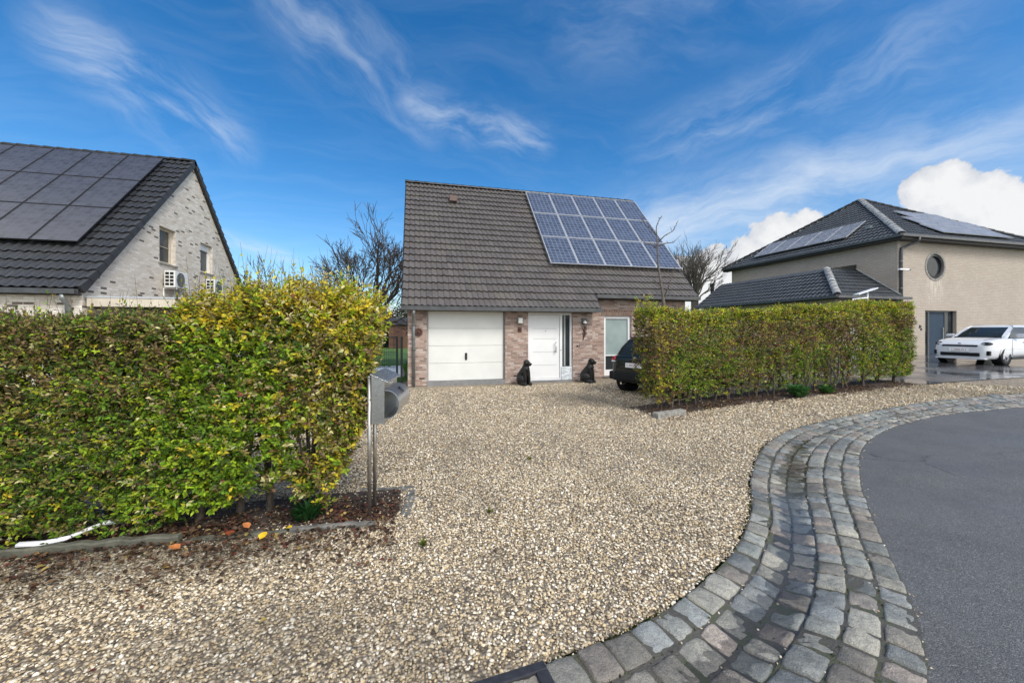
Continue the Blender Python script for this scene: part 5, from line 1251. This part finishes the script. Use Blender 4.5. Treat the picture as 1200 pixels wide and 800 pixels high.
# the few big yellow and orange leaves near the left hedge foot
big = [(-1.72, 3.90, .30, 'yellow', .075), (-1.82, 3.86, .25, 'yellow', .05), (-2.30, 3.95, .28, 'orange', .045), (-1.66, 3.30, .025, 'orange', .055), (-1.30, 3.52, .02, 'orange', .05), (-1.02, 3.46, .02, 'yellow', .045), (-1.15, 3.30, .025, 'yellow', .05), (-1.40, 3.42, .02, 'brown', .05)]
yl = ['large yellow leaf caught in the hedge foot twigs', 'smaller yellow leaf beside the large yellow one in the twigs', 'orange leaf caught low in the brown hedge', 'orange leaf on gravel in front of the edging board end', 'orange leaf on dark soil below the yellow-green hedge', 'yellow leaf on soil beside the dark green tuft', 'yellow leaf on gravel in front of the dark green tuft', 'brown curled leaf on the dark soil between orange leaves']
for (x, y, z, c, s), lb in zip(big, yl):
    C = {'yellow': cc(214, 176, 40), 'orange': cc(178, 112, 66), 'brown': cc(130, 66, 40)}[c]
    l = leaves('fallen_leaf', np.array([(0, 0, 0.)]), np.array([(rng.normal(), rng.normal(), .3)]), np.array([(.1, -.7 if z > .1 else -.1, 1.)]), np.array([s * 1.5]), .8, C[None], None, M['litter']); l.location = (x, y, z); tag(l, lb, 'leaf')

# ================================================================== letterbox
LB = empty('letterbox', (-.36, 3.56, 0), R(-9.3), label='brushed steel letterbox with newspaper tube on two posts', cat='letterbox')
# local frame: x to the front (driveway side), y along the width
o = MB(); prof = [(-.005, .80), (.105, .80), (.105, 1.165), (-.005, 1.215)]; wd = .50
vs = [(x, y, z) for y in (-.06, -.06 + wd) for (x, z) in prof]; o.add(vs, [(0, 1, 2, 3), (4, 7, 6, 5), (0, 4, 5, 1), (1, 5, 6, 2), (2, 6, 7, 3), (3, 7, 4, 0)])
b = o.build('box', M['steel'], LB, local=True); bevel(b, .003)
o = MB(); vs = [(x, y, z + d) for d in (.003, .012) for y in (-.072, -.06 + wd + .012) for (x, z) in ((-.012, 1.219), (.135, 1.152))]; o.add(vs, [(0, 1, 3, 2), (4, 6, 7, 5), (0, 4, 5, 1), (2, 3, 7, 6), (0, 2, 6, 4), (1, 5, 7, 3)]); o.build('lid', M['steel_wet'], LB, local=True)
for y in (-.03, .14):
    o = MB(); o.tube([(-.028, y, -.05), (-.028, y, 1.20)], .0165, 12); o.lathe((-.028, y, 1.20), [(.0185, -.005), (.0185, .008), (0, .011)], 12); o.build('post', M['post_steel'], LB, smooth=True, local=True)
# newspaper tube: half-round shell on the front
o = MB(); n = 18; arc = [(.107 + .125 * math.sin(math.pi * k / n) ** .9, .965 + .125 * math.cos(math.pi * k / n)) for k in range(n + 1)]
arc2 = [(.107 + (x - .107) * .95, .965 + (z - .965) * .95) for (x, z) in arc]
m = n + 1; vs = [(x, y, z) for (A_, y) in ((arc, -.055), (arc, .43), (arc2, -.055), (arc2, .43)) for (x, z) in A_]
fs = []
for k in range(n): fs += [(k, k + 1, m + k + 1, m + k), (2 * m + k, 3 * m + k, 3 * m + k + 1, 2 * m + k + 1), (k, 2 * m + k, 2 * m + k + 1, k + 1), (m + k, m + k + 1, 3 * m + k + 1, 3 * m + k)]
o.add(vs, fs); NTB = o.build('newspaper_tube', M['steel_bright'], LB, smooth=True, local=True)
bm = bmesh.new(); bm.from_mesh(NTB.data); [setattr(e, 'smooth', len(e.link_faces) == 2 and e.calc_face_angle(0) < .6) for e in bm.edges]; bm.to_mesh(NTB.data); bm.free()
o = MB(); o.lathe((.1065, .19, 1.125), [(0, 0), (.012, 0), (.012, .008), (0, .009)], 12, 'x'); o.build('lock', M['chrome'], LB, local=True)
# number 11 on top of the tube, read from the drive
a0 = math.radians(42); px0, pz0 = .107 + .125 * math.sin(a0) ** .9 + .003, .965 + .125 * math.cos(a0) + .003
nrm_ = Vector((math.sin(a0), 0, math.cos(a0))).normalized(); ydir = Vector((0, 1, 0)); up_ = nrm_.cross(ydir).normalized(); up_ = up_ if up_.z > 0 else -up_
for yc in (.165, .205):
    mt = Matrix((ydir, up_, nrm_)).transposed().to_4x4(); mt.translation = (px0, yc, pz0)
    o = MB(); bm = bmesh.new(); bmesh.ops.create_cube(bm, size=1); o.bm(bm, mt @ Matrix.Diagonal((.011, .066, .004, 1))); o.bm(bm, mt @ Matrix.Translation((-.011, .022, 0)) @ Matrix.Rotation(R(-42), 4, 'Z') @ Matrix.Diagonal((.009, .026, .004, 1))); bm.free(); o.build('house_number', M['dark_text'], LB, local=True)
o = MB(); o.add([(x, .427, z) for (x, z) in arc2], [tuple(range(len(arc2)))]); o.build('tube_end', M['steel'], LB, local=True)

# ================================================================== seated dog statues
def dog(loc, rz, label, head_turn):
    o = MB()
    o.ell((-.10, .0, .20), (.19, .15, .20)); o.capsule((-.10, 0, .24), (.05, 0, .47), .165, .125)
    for s in (-1, 1):
        o.ell((-.06, s * .115, .15), (.16, .075, .15)); o.capsule((.0, s * .125, .05), (.15, s * .13, .032), .05, .040)
        o.capsule((.07, s * .075, .44), (.115, s * .075, .22), .058, .046); o.capsule((.115, s * .075, .22), (.125, s * .075, .04), .046, .036); o.ell((.155, s * .075, .028), (.062, .042, .03))
    o.capsule((.04, 0, .50), (.075, 0, .60), .105, .088)
    h = Matrix.Rotation(head_turn, 4, 'Z'); c = Vector((.09, 0, .645))
    def hp(x, y, z): return c + h @ Vector((x, y, z))
    o.ell(hp(.0, 0, .01), (.105, .098, .092)); o.capsule(hp(.05, 0, -.022), hp(.095, 0, -.034), .070, .058); o.ell(hp(.148, 0, -.018), (.018, .024, .016))
    for s in (-1, 1): o.capsule(hp(-.01, s * .078, .072), hp(.02, s * .112, -.015), .032, .024)
    o.capsule((-.26, 0, .07), (-.30, .10, .035), .04, .025)
    b = o.build('dog_statue', M['statue'], local=True); r = b.modifiers.new('r', 'REMESH'); r.mode = 'VOXEL'; r.voxel_size = .012; s = b.modifiers.new('s', 'SMOOTH'); s.iterations = 3; s.factor = .5
    baked(b); b.data.polygons.foreach_set('use_smooth', [True] * len(b.data.polygons)); b.data.materials.clear(); b.data.materials.append(M['statue'])
    b.location = loc; b.rotation_euler.z = rz; return tag(b, label, 'statue')
dog((3.08, 10.98, 0), R(-62), 'seated black dog statue between garage door and front door', R(35))
dog((5.15, 11.05, 0), R(-50), 'seated black dog statue between front door and window', R(30))

# ================================================================== cars (local: x forward from the rear bumper, origin on the ground)
def ring(z, xr, xf, hw, n_=0):
    side = [.02, .09, .30, .50, .53, .74, .93, .985]
    rear = [(-1, 0), (-.93, -.10), (-.80, -.17), (-.4, -.235), (.4, -.235), (.80, -.17), (.93, -.10), (1, 0)]
    pts = [(xr + (.24 + b) * .55 * min(1, hw), a * hw) for a, b in rear]
    L = xf - xr
    pts += [(xr + .24 * .55 + L * f * .93, hw) for f in side[1:]]
    fr = [(.95, .04), (.80, .10), (.4, .15), (-.4, .15), (-.80, .10), (-.95, .04)]
    pts += [(xf - .15 * .5 + b * .5, a * hw) for a, b in fr]
    pts += [(xr + .24 * .55 + L * f * .93, -hw) for f in side[:0:-1]]
    return [(x, y, z) for x, y in pts]
def make_car(name, loc, rz, label, mpaint, plate_front, plate_text, rear_detail, front_detail):
    K = empty(name, loc, rz, label=label, cat='car')
    st = [(0.0, .42, .86, .60), (.05, .34, .95, .73), (.20, .27, .985, .815), (.45, .24, .99, .845), (.9, .24, .985, .86), (1.6, .22, .965, .865), (2.4, .22, .955, .865), (2.9, .19, .965, .862), (3.3, .18, .955, .86), (3.65, .17, .905, .83), (3.9, .17, .84, .77), (4.05, .18, .76, .68), (4.14, .24, .68, .52)]
    V = []; m = 0
    for (x, zb, zt, hw) in st:
        hgt = zt - zb
        half = [(0, zb), (.80 * hw, zb), (.95 * hw, zb + .05), (1.0 * hw, zb + .30 * hgt), (1.0 * hw, zb + .55 * hgt), (.975 * hw, zb + .80 * hgt), (.93 * hw, zb + .94 * hgt), (.86 * hw, zt), (.45 * hw, zt + .018), (0, zt + .022)]
        bulge = 0.0
        ringp = [(y, z) for y, z in half] + [(-y, z) for y, z in half[-2:0:-1]]; m = len(ringp); V += [(x, y, z) for y, z in ringp]
    b = MB(); F = [(i * m + k, i * m + (k + 1) % m, (i + 1) * m + (k + 1) % m, (i + 1) * m + k) for i in range(len(st) - 1) for k in range(m)] + [tuple(range(m)), tuple((len(st) - 1) * m + k for k in range(m))]
    b.add(V, F); body = b.build('body', mpaint, K, local=True, smooth=True)
    s = body.modifiers.new('sub', 'SUBSURF'); s.levels = s.render_levels = 2
    cut = MB()
    for x in (.72, 3.28):
        for sy in (-1, 1): cut.lathe((x, sy * .80, .325), [(0, -.22), (.365, -.22), (.365, .22), (0, .22)], 32, 'y')
    co_ = cut.build('cutter', mpaint, None, local=True)
    bo = body.modifiers.new('cut', 'BOOLEAN'); bo.operation = 'DIFFERENCE'; bo.solver = 'EXACT'; bo.object = co_
    baked(body); bpy.data.objects.remove(co_)
    body.data.polygons.foreach_set('use_smooth', [True] * len(body.data.polygons))
    bm = bmesh.new(); bm.from_mesh(body.data); [setattr(e, 'smooth', len(e.link_faces) == 2 and e.calc_face_angle(0) < .6) for e in bm.edges]; bm.to_mesh(body.data); bm.free()
    # cabin loft: roof + pillars in paint, the rest glass
    rings = [ring(.955, .16, 3.02, .745), ring(1.16, .30, 2.66, .695), ring(1.36, .52, 2.20, .615), ring(1.425, .66, 2.02, .54), ring(1.455, .95, 1.75, .36)]
    n = len(rings[0]); g, r_ = MB(), MB(); gc = set(range(2, 5)) | {8, 9, 11, 12, 13} | set(range(16, 19)) | {22, 23, 24, 26, 27}
    for i in range(4):
        for k in range(n):
            q = (rings[i][k], rings[i][(k + 1) % n], rings[i + 1][(k + 1) % n], rings[i + 1][k])
            (g if (i < 2 and k in gc) else r_).quad(*q)
    r_.quad(*rings[-1]); rf = r_.build('roof', mpaint, K, local=True, smooth=True); g.build('window_glass', M['car_glass'], K, local=True, smooth=True)
    # wheels
    for nm, x in (('r', .72), ('f', 3.28)):
        for sy in (-1, 1):
            w = MB(); w.lathe((x, sy * .745, .31), [(.20, -.10), (.29, -.105), (.31, -.08), (.315, 0), (.31, .08), (.29, .105), (.20, .10)], 28, 'y'); W = w.build('wheel', M['tyre'], K, local=True, smooth=True)
            w = MB(); w.lathe((x, sy * .745, .31), [(.205, -.09), (.19, -.02 * sy), (.205, .09)], 24, 'y'); w.lathe((x, sy * .80, .31), [(.0, .015 * sy), (.05, .01 * sy), (.055, -.01)], 14, 'y')
            for k in range(7):
                t = 2 * math.pi * k / 7; w.tube([(x, sy * .80, .31), (x + .2 * math.cos(t), sy * .80, .31 + .2 * math.sin(t))], [.028, .02], 5)
            w.build('rim', M['rim'], W, local=True)
            w = MB(); w.lathe((x, sy * .80, .325), [(.368, .035 * sy), (.368, -.20 * sy), (.10, -.20 * sy)], 28, 'y'); w.build('wheel_arch', M['bumper'], K, local=True)
    rear_detail(K); front_detail(K)
    return K
def plate(K, M4, text, mt_text):
    o = MB(); bm = bmesh.new(); bmesh.ops.create_cube(bm, size=1); o.bm(bm, M4 @ Matrix.Diagonal((.52, .11, .012, 1))); bm.free(); P_ = o.build('number_plate', M['plate'], K, local=True)
    text_mesh('plate_lettering', text, .085, mt_text, P_, M4 @ Matrix.Translation((0, 0, .008)) @ Matrix.Diagonal((1.15, 1, 1, 1)), .001)
def basis(xd, zd, loc):
    z = Vector(zd).normalized(); x = Vector(xd).normalized(); y = z.cross(x); m = Matrix((x, y, z)).transposed().to_4x4(); m.translation = loc; return m
def rear_full(K):
    o = MB(); o.rbox(-.035, -.66, .34, .30, .66, .56, .05); b = o.build('rear_bumper', M['bumper'], K, local=True, smooth=False)
    for s in (-1, 1):
        o = MB(); o.rbox(.06, s * .66 - .11, .34, .48, s * .66 + .185 - (.0 if s > 0 else .075), .56, .05) if s > 0 else o.rbox(.06, -.845, .34, .48, -.55, .56, .05); o.build('rear_bumper', M['bumper'], K, local=True)
        o = MB(); o.ell((.14, s * .655, .86), (.125, .115, .10)); o.build('tail_lamp', M['red_lamp'], K, local=True, smooth=True)
        o = MB(); o.ell((.115, s * .67, .815), (.135, .10, .032)); o.build('reversing_lamp', M['clear_lamp'], K, local=True, smooth=True)
    o = MB(); o.rbox(.015, -.40, .70, .08, .40, .72, .004); o.build('plate_recess', M['bumper'], K, local=True)
    plate(K, basis((0, -1, 0), (-1, 0, .05), (-.022, 0, .745)), '1-AGD-177', M['plate_red'])
    o = MB(); o.lathe((-.0, 0, .915), [(0, -.02), (.045, -.02), (.05, .0)], 16, 'x'); o.build('badge', M['chrome'], K, local=True)
    o = MB(); o.rbox(-.01, -.16, .845, .03, .16, .87, .008); o.build('hatch_handle', M['bumper'], K, local=True)
    o = MB(); o.rbox(.46, -.47, 1.395, .80, .47, 1.43, .012); o.build('spoiler', M['car_dark'], K, local=True)
    o = MB(); o.tube([(.165, .02, 1.0), (.235, -.38, 1.04)], .012, 6); o.build('wiper', M['bumper'], K, local=True)
    o = MB(); o.tube([(.05, .45, .27), (.22, .45, .27)], .03, 10); o.build('exhaust', M['chrome'], K, local=True)
def front_simple(K):
    for s in (-1, 1):
        o = MB(); o.ell((3.93, s * .60, .70), (.16, .13, .07)); o.build('headlight', M['clear_lamp'], K, local=True, smooth=True)
def front_full(K):
    for s in (-1, 1):
        o = MB(); o.ell((3.90, s * .62, .755), (.20, .14, .07)); o.build('headlight', M['car_glass'], K, local=True, smooth=True)
        o = MB(); o.ell((3.96, s * .60, .757), (.155, .075, .035)); o.build('headlight_lens', M['clear_lamp'], K, local=True, smooth=True)
        o = MB(); o.rbox(3.93, s * .69 - .05, .34, 4.05, s * .69 + .05, .50, .02); o.build('bumper_vent', M['bumper'], K, local=True)
        o = MB(); o.rbox(2.45, s * .93 - .11, .98, 2.62, s * .93 + .11, 1.11, .045); o.build('wing_mirror', M['car_white'], K, local=True)
    o = MB(); o.rbox(3.95, -.47, .645, 4.145, .47, .71, .03); o.build('grille', M['bumper'], K, local=True)
    o = MB(); o.rbox(3.95, -.52, .30, 4.15, .52, .43, .03); o.build('lower_grille', M['bumper'], K, local=True)
    o = MB(); o.rbox(3.90, -.66, .19, 4.15, .66, .235, .02); o.build('front_lip', M['car_white'], K, local=True)
    for s in (-1, 1):
        for (x0_, x1_, hw) in ((1.0, 1.95, .872), (1.97, 2.95, .872)):
            o = MB(); o.tube([(x0_, s * hw, .36), (x0_, s * hw, .90)], .006, 4); o.tube([(x1_, s * hw, .34), (x1_, s * hw, .90)], .006, 4); o.tube([(x0_, s * hw, .33), (x1_, s * hw, .33)], .006, 4); o.build('door_seam', M['bumper'], K, local=True)
            o = MB(); o.rbox(x0_ + .08, s * .872 - .018, .80, x0_ + .26, s * .872 + .018, .83, .008); o.build('door_handle', M['car_white'], K, local=True)
        o = MB(); o.tube([(2.98, s * .70, 1.005), (3.5, s * .66, .965), (3.86, s * .52, .885)], .006, 4); o.build('bonnet_seam', M['bumper'], K, local=True)
        o = MB(); o.rbox(.8, s * .855 - .015, .19, 3.0, s * .855 + .015, .27, .01); o.build('side_sill', M['bumper'], K, local=True)
    o = MB(); o.tube([(2.98, -.62, .985), (3.05, 0, .99), (2.98, .62, .985)], .02, 5); o.build('windscreen_cowl', M['bumper'], K, local=True)
    plate(K, basis((0, 1, 0), (1, 0, .05), (4.158, 0, .53)), '1-QPJ-411', M['plate_red'])
    o = MB(); o.ell((4.10, 0, .765), (.015, .055, .02)); o.build('badge', M['chrome'], K, local=True)
def rear_simple(K):
    for s in (-1, 1):
        o = MB(); o.ell((.10, s * .66, .84), (.11, .12, .09)); o.build('tail_lamp', M['red_lamp'], K, local=True, smooth=True)
make_car('parked_car', (5.14, 8.42, .0), R(90 - 67), 'dark green-black hatchback parked behind the long hedge near the window', M['car_dark'], '', '', rear_full, front_simple)
make_car('parked_car', (23.75, 10.35, float(gz(21.5))), R(180 + 4), 'white hatchback parked on the wet forecourt before the beige house', M['car_white'], '', '', rear_simple, front_full)
for o in list(scene.objects):
    for md in list(o.modifiers):
        if md.type == 'SUBSURF': baked(o); o.data.polygons.foreach_set('use_smooth', [True] * len(o.data.polygons)); break

def split_loose(o):
    bm = bmesh.new(); bm.from_mesh(o.data); bm.verts.ensure_lookup_table(); seen = set(); comps = []
    for v in bm.verts:
        if v.index in seen: continue
        st = [v]; c = set(); seen.add(v.index)
        while st:
            q = st.pop(); c.add(q.index)
            for e in q.link_edges:
                w = e.other_vert(q)
                if w.index not in seen: seen.add(w.index); st.append(w)
        comps.append(c)
    if len(comps) < 2: bm.free(); return
    for c in comps:
        n = o.copy(); n.data = o.data.copy(); COL.objects.link(n); b2 = bmesh.new(); b2.from_mesh(n.data); b2.verts.ensure_lookup_table()
        bmesh.ops.delete(b2, geom=[v for v in b2.verts if v.index not in c], context='VERTS'); b2.to_mesh(n.data); b2.free()
        n.parent = o.parent
    bm.free(); bpy.data.objects.remove(o)
for o in [x for x in scene.objects if x.type == 'MESH' and x.name.split('.')[0] in SPLIT and not x.children]: split_loose(o)

# ================================================================== sky, sun, camera
SUN_EL, SUN_AZ, SKY_S = R(46), R(153), .12       # azimuth measured from +Y clockwise towards +X
sd_ = Vector((math.cos(SUN_EL) * math.sin(SUN_AZ), math.cos(SUN_EL) * math.cos(SUN_AZ), math.sin(SUN_EL)))
wd_ = bpy.data.worlds.new('World'); scene.world = wd_; wd_.use_nodes = True
class WT(NT):
    def __init__(s, t): s.t = t; t.nodes.clear(); s.out = s.n('ShaderNodeOutputWorld')
t = WT(wd_.node_tree)
sky = t.n('ShaderNodeTexSky', sky_type='NISHITA', sun_disc=False, sun_elevation=SUN_EL, sun_rotation=SUN_AZ, altitude=0., air_density=1.0, dust_density=.5, ozone_density=3.0)
dirn = t.n('ShaderNodeVectorMath', {0: t.n('ShaderNodeTexCoord').outputs['Generated']}, operation='NORMALIZE').outputs[0]
sp = t.n('ShaderNodeSeparateXYZ', {0: dirn}); el = sp.outputs[2]
def dvec(az, e): az, e = R(az), R(e); return (math.cos(e) * math.sin(az), math.cos(e) * math.cos(az), math.sin(e))
def dot(a, b): return t.n('ShaderNodeVectorMath', {0: a, 1: b}, operation='DOT_PRODUCT').outputs['Value']
SKYC = t.n('ShaderNodeHueSaturation', {'Saturation': 1.36, 'Value': .84, 'Color': sky.outputs[0]}).outputs[0]
# wind-drawn cirrus on a flat high layer
inv = t.math('DIVIDE', 1., t.math('MAXIMUM', t.math('ADD', el, .08), .02))
plane = t.n('ShaderNodeVectorMath', {0: dirn, 'Scale': inv}, operation='SCALE').outputs[0]
wp = t.n('ShaderNodeVectorMath', {0: t.n('ShaderNodeTexNoise', {'Vector': plane, 'Scale': 1.1, 'Detail': 3.}).outputs['Color'], 'Scale': .75}, operation='SCALE').outputs[0]
plw = t.n('ShaderNodeVectorMath', {0: plane, 1: wp}, operation='ADD').outputs[0]
def cirrus(rot, sc, stretch, lo, hi, seed, det=6.):
    m = t.n('ShaderNodeMapping', {'Vector': plw, 'Location': (seed, seed * .7, 0), 'Rotation': (0, 0, R(rot)), 'Scale': (sc, sc * stretch, 0.)}).outputs[0]
    return t.step(t.noise(m, 1.9, det, .66), lo, hi)
def streak(a, b, wid, soft=.25):
    """soft band of sky between two directions"""
    A, B = Vector(a), Vector(b); n = A.cross(B).normalized(); mid = (A + B).normalized(); c = mid.dot(A.normalized())
    d = t.math('DIVIDE', dot(dirn, tuple(n)), wid); g = t.math('EXPONENT', t.math('MULTIPLY', t.math('MULTIPLY', d, d), -1.))
    return t.math('MULTIPLY', g, t.step(dot(dirn, tuple(mid)), c - (1 - c) * .6, 1 - (1 - c) * soft))
def px(x, y):
    a, b = (x - 600) / 455., (387 - y) / 455.; ps = math.atan(112 / 455); c, s = math.cos(ps), math.sin(ps); v = Vector((c * a + s, -s * a + c, b)); return tuple(v.normalized())
tB = cirrus(-28, .8, 4.0, .38, .78, 5.2, 4.)
wq = t.n('ShaderNodeVectorMath', {0: t.n('ShaderNodeTexNoise', {'Vector': dirn, 'Scale': 4.5, 'Detail': 4.}).outputs['Color'], 'Scale': .16}, operation='SCALE').outputs[0]
dwq = t.n('ShaderNodeVectorMath', {0: dirn, 1: wq}, operation='ADD').outputs[0]
def fil(a, b, wid, amt, fq, lo, hi, seed):
    """wisps combed along the line from a to b"""
    A, B = Vector(a), Vector(b); n = A.cross(B).normalized(); tg = (B - A).normalized()
    v = t.n('ShaderNodeCombineXYZ', {0: t.math('MULTIPLY', dot(dwq, tuple(n)), fq), 1: t.math('MULTIPLY', dot(dwq, tuple(tg)), fq * .28), 2: seed}).outputs[0]
    return t.math('MULTIPLY', t.math('MULTIPLY', streak(a, b, wid), t.step(t.noise(v, 1., 6., .62), lo, hi)), amt)
cir = None
for (p, q, wid, amt, fq, lo, hi, sd) in (((40, 20), (290, 185), .055, .85, 14., .34, .80, 1.), ((300, -30), (520, 150), .085, .62, 12., .36, .84, 2.), ((470, 120), (640, 170), .040, .8, 16., .34, .78, 3.), ((740, 200), (1160, 20), .075, .55, 13., .36, .84, 4.), ((690, 285), (1260, 140), .085, 1.0, 11., .22, .74, 5.), ((620, 30), (1200, -60), .11, .32, 10., .36, .84, 6.), ((240, 272), (350, 306), .014, .8, 30., .30, .75, 7.)):
    k = fil(px(*p), px(*q), wid, amt, fq, lo, hi, sd)
    cir = k if cir is None else t.math('MAXIMUM', cir, k)
cir = t.math('MAXIMUM', cir, t.math('MULTIPLY', tB, .07), clamp=True)
low = t.math('MULTIPLY', t.math('SUBTRACT', 1., t.step(el, .0, .36)), .20)     # pale air near the horizon
# heaped clouds low on the right and behind the roofs
nz = t.noise(dirn, 9., 6., .6); cum = None
for (x, y, r) in ((905, 280, 30), (938, 282, 34), (880, 300, 30), (835, 318, 36), (800, 335, 38), (860, 345, 50), (1082, 218, 28), (1108, 220, 34), (1140, 238, 40), (1180, 268, 40), (305, 350, 24), (335, 362, 28), (440, 374, 30)):
    v = px(x, y); ca = math.atan(r / 455.) * (1 / (1 + ((x - 600) / 455.) ** 2)) ** .6
    dd = t.math('SQRT', t.math('MAXIMUM', t.math('MULTIPLY', t.math('SUBTRACT', 1., dot(dirn, v)), 2.), 0.))
    k = t.math('SUBTRACT', 1., t.math('DIVIDE', dd, ca)); cum = k if cum is None else t.math('SMOOTH_MAX', cum, k, .2)
cumf = t.math('ADD', cum, t.math('MULTIPLY', t.math('SUBTRACT', nz, .5), 1.9))
cm = t.step(cumf, .03, .17)
shade = t.ramp(t.math('ADD', t.math('MULTIPLY', cumf, .35), t.math('MULTIPLY', nz, .75)), [(.26, (.56, .60, .67, 1)), (.44, (.82, .84, .88, 1)), (.60, (1, 1, 1, 1))])
CB = 4.6
c = t.mix(low, SKYC, (2.5, 3.5, 4.6, 1))
c = t.mix(t.math('MULTIPLY', cir, .8), c, (3.9, 4.3, 4.8, 1))
c = t.mix(t.math('MULTIPLY', cm, .97), c, t.mix(1., shade, (CB, CB, CB, 1), 'MULTIPLY'))
front = t.n('ShaderNodeBackground', {'Color': c, 'Strength': SKY_S})
# unseen broken bright cloud behind the viewer, added to light the street softly
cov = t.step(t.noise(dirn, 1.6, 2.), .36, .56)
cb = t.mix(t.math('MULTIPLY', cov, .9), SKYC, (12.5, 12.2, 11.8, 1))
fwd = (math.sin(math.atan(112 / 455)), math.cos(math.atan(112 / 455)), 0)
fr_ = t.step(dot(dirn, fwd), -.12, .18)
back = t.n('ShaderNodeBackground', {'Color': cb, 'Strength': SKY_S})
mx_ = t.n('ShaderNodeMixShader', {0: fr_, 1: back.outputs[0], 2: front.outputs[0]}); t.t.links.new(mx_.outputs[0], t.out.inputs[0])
wd_.cycles.sampling_method = 'MANUAL'; wd_.cycles.sample_map_resolution = 256

sun = bpy.data.lights.new('Sun', 'SUN'); sun.energy = 1.6; sun.angle = R(18); sun.color = (1, .965, .90)
so = bpy.data.objects.new('Sun', sun); COL.objects.link(so); so.rotation_euler = (-sd_).to_track_quat('-Z', 'Y').to_euler()

cam = bpy.data.cameras.new('Camera'); cam.sensor_width = 36; cam.lens = 455 / 1200 * 36; cam.shift_y = -13 / 1200; cam.clip_end = 3000; cam.clip_start = .05
co = bpy.data.objects.new('Camera', cam); COL.objects.link(co); co.location = (0, 0, 1.6); co.rotation_euler = (R(90), 0, -math.atan(112 / 455)); scene.camera = co
vs_ = scene.view_settings; vs_.view_transform = 'Standard'; vs_.look = 'None'; vs_.gamma = 1; vs_.use_curve_mapping = False; vs_.exposure = 0.75
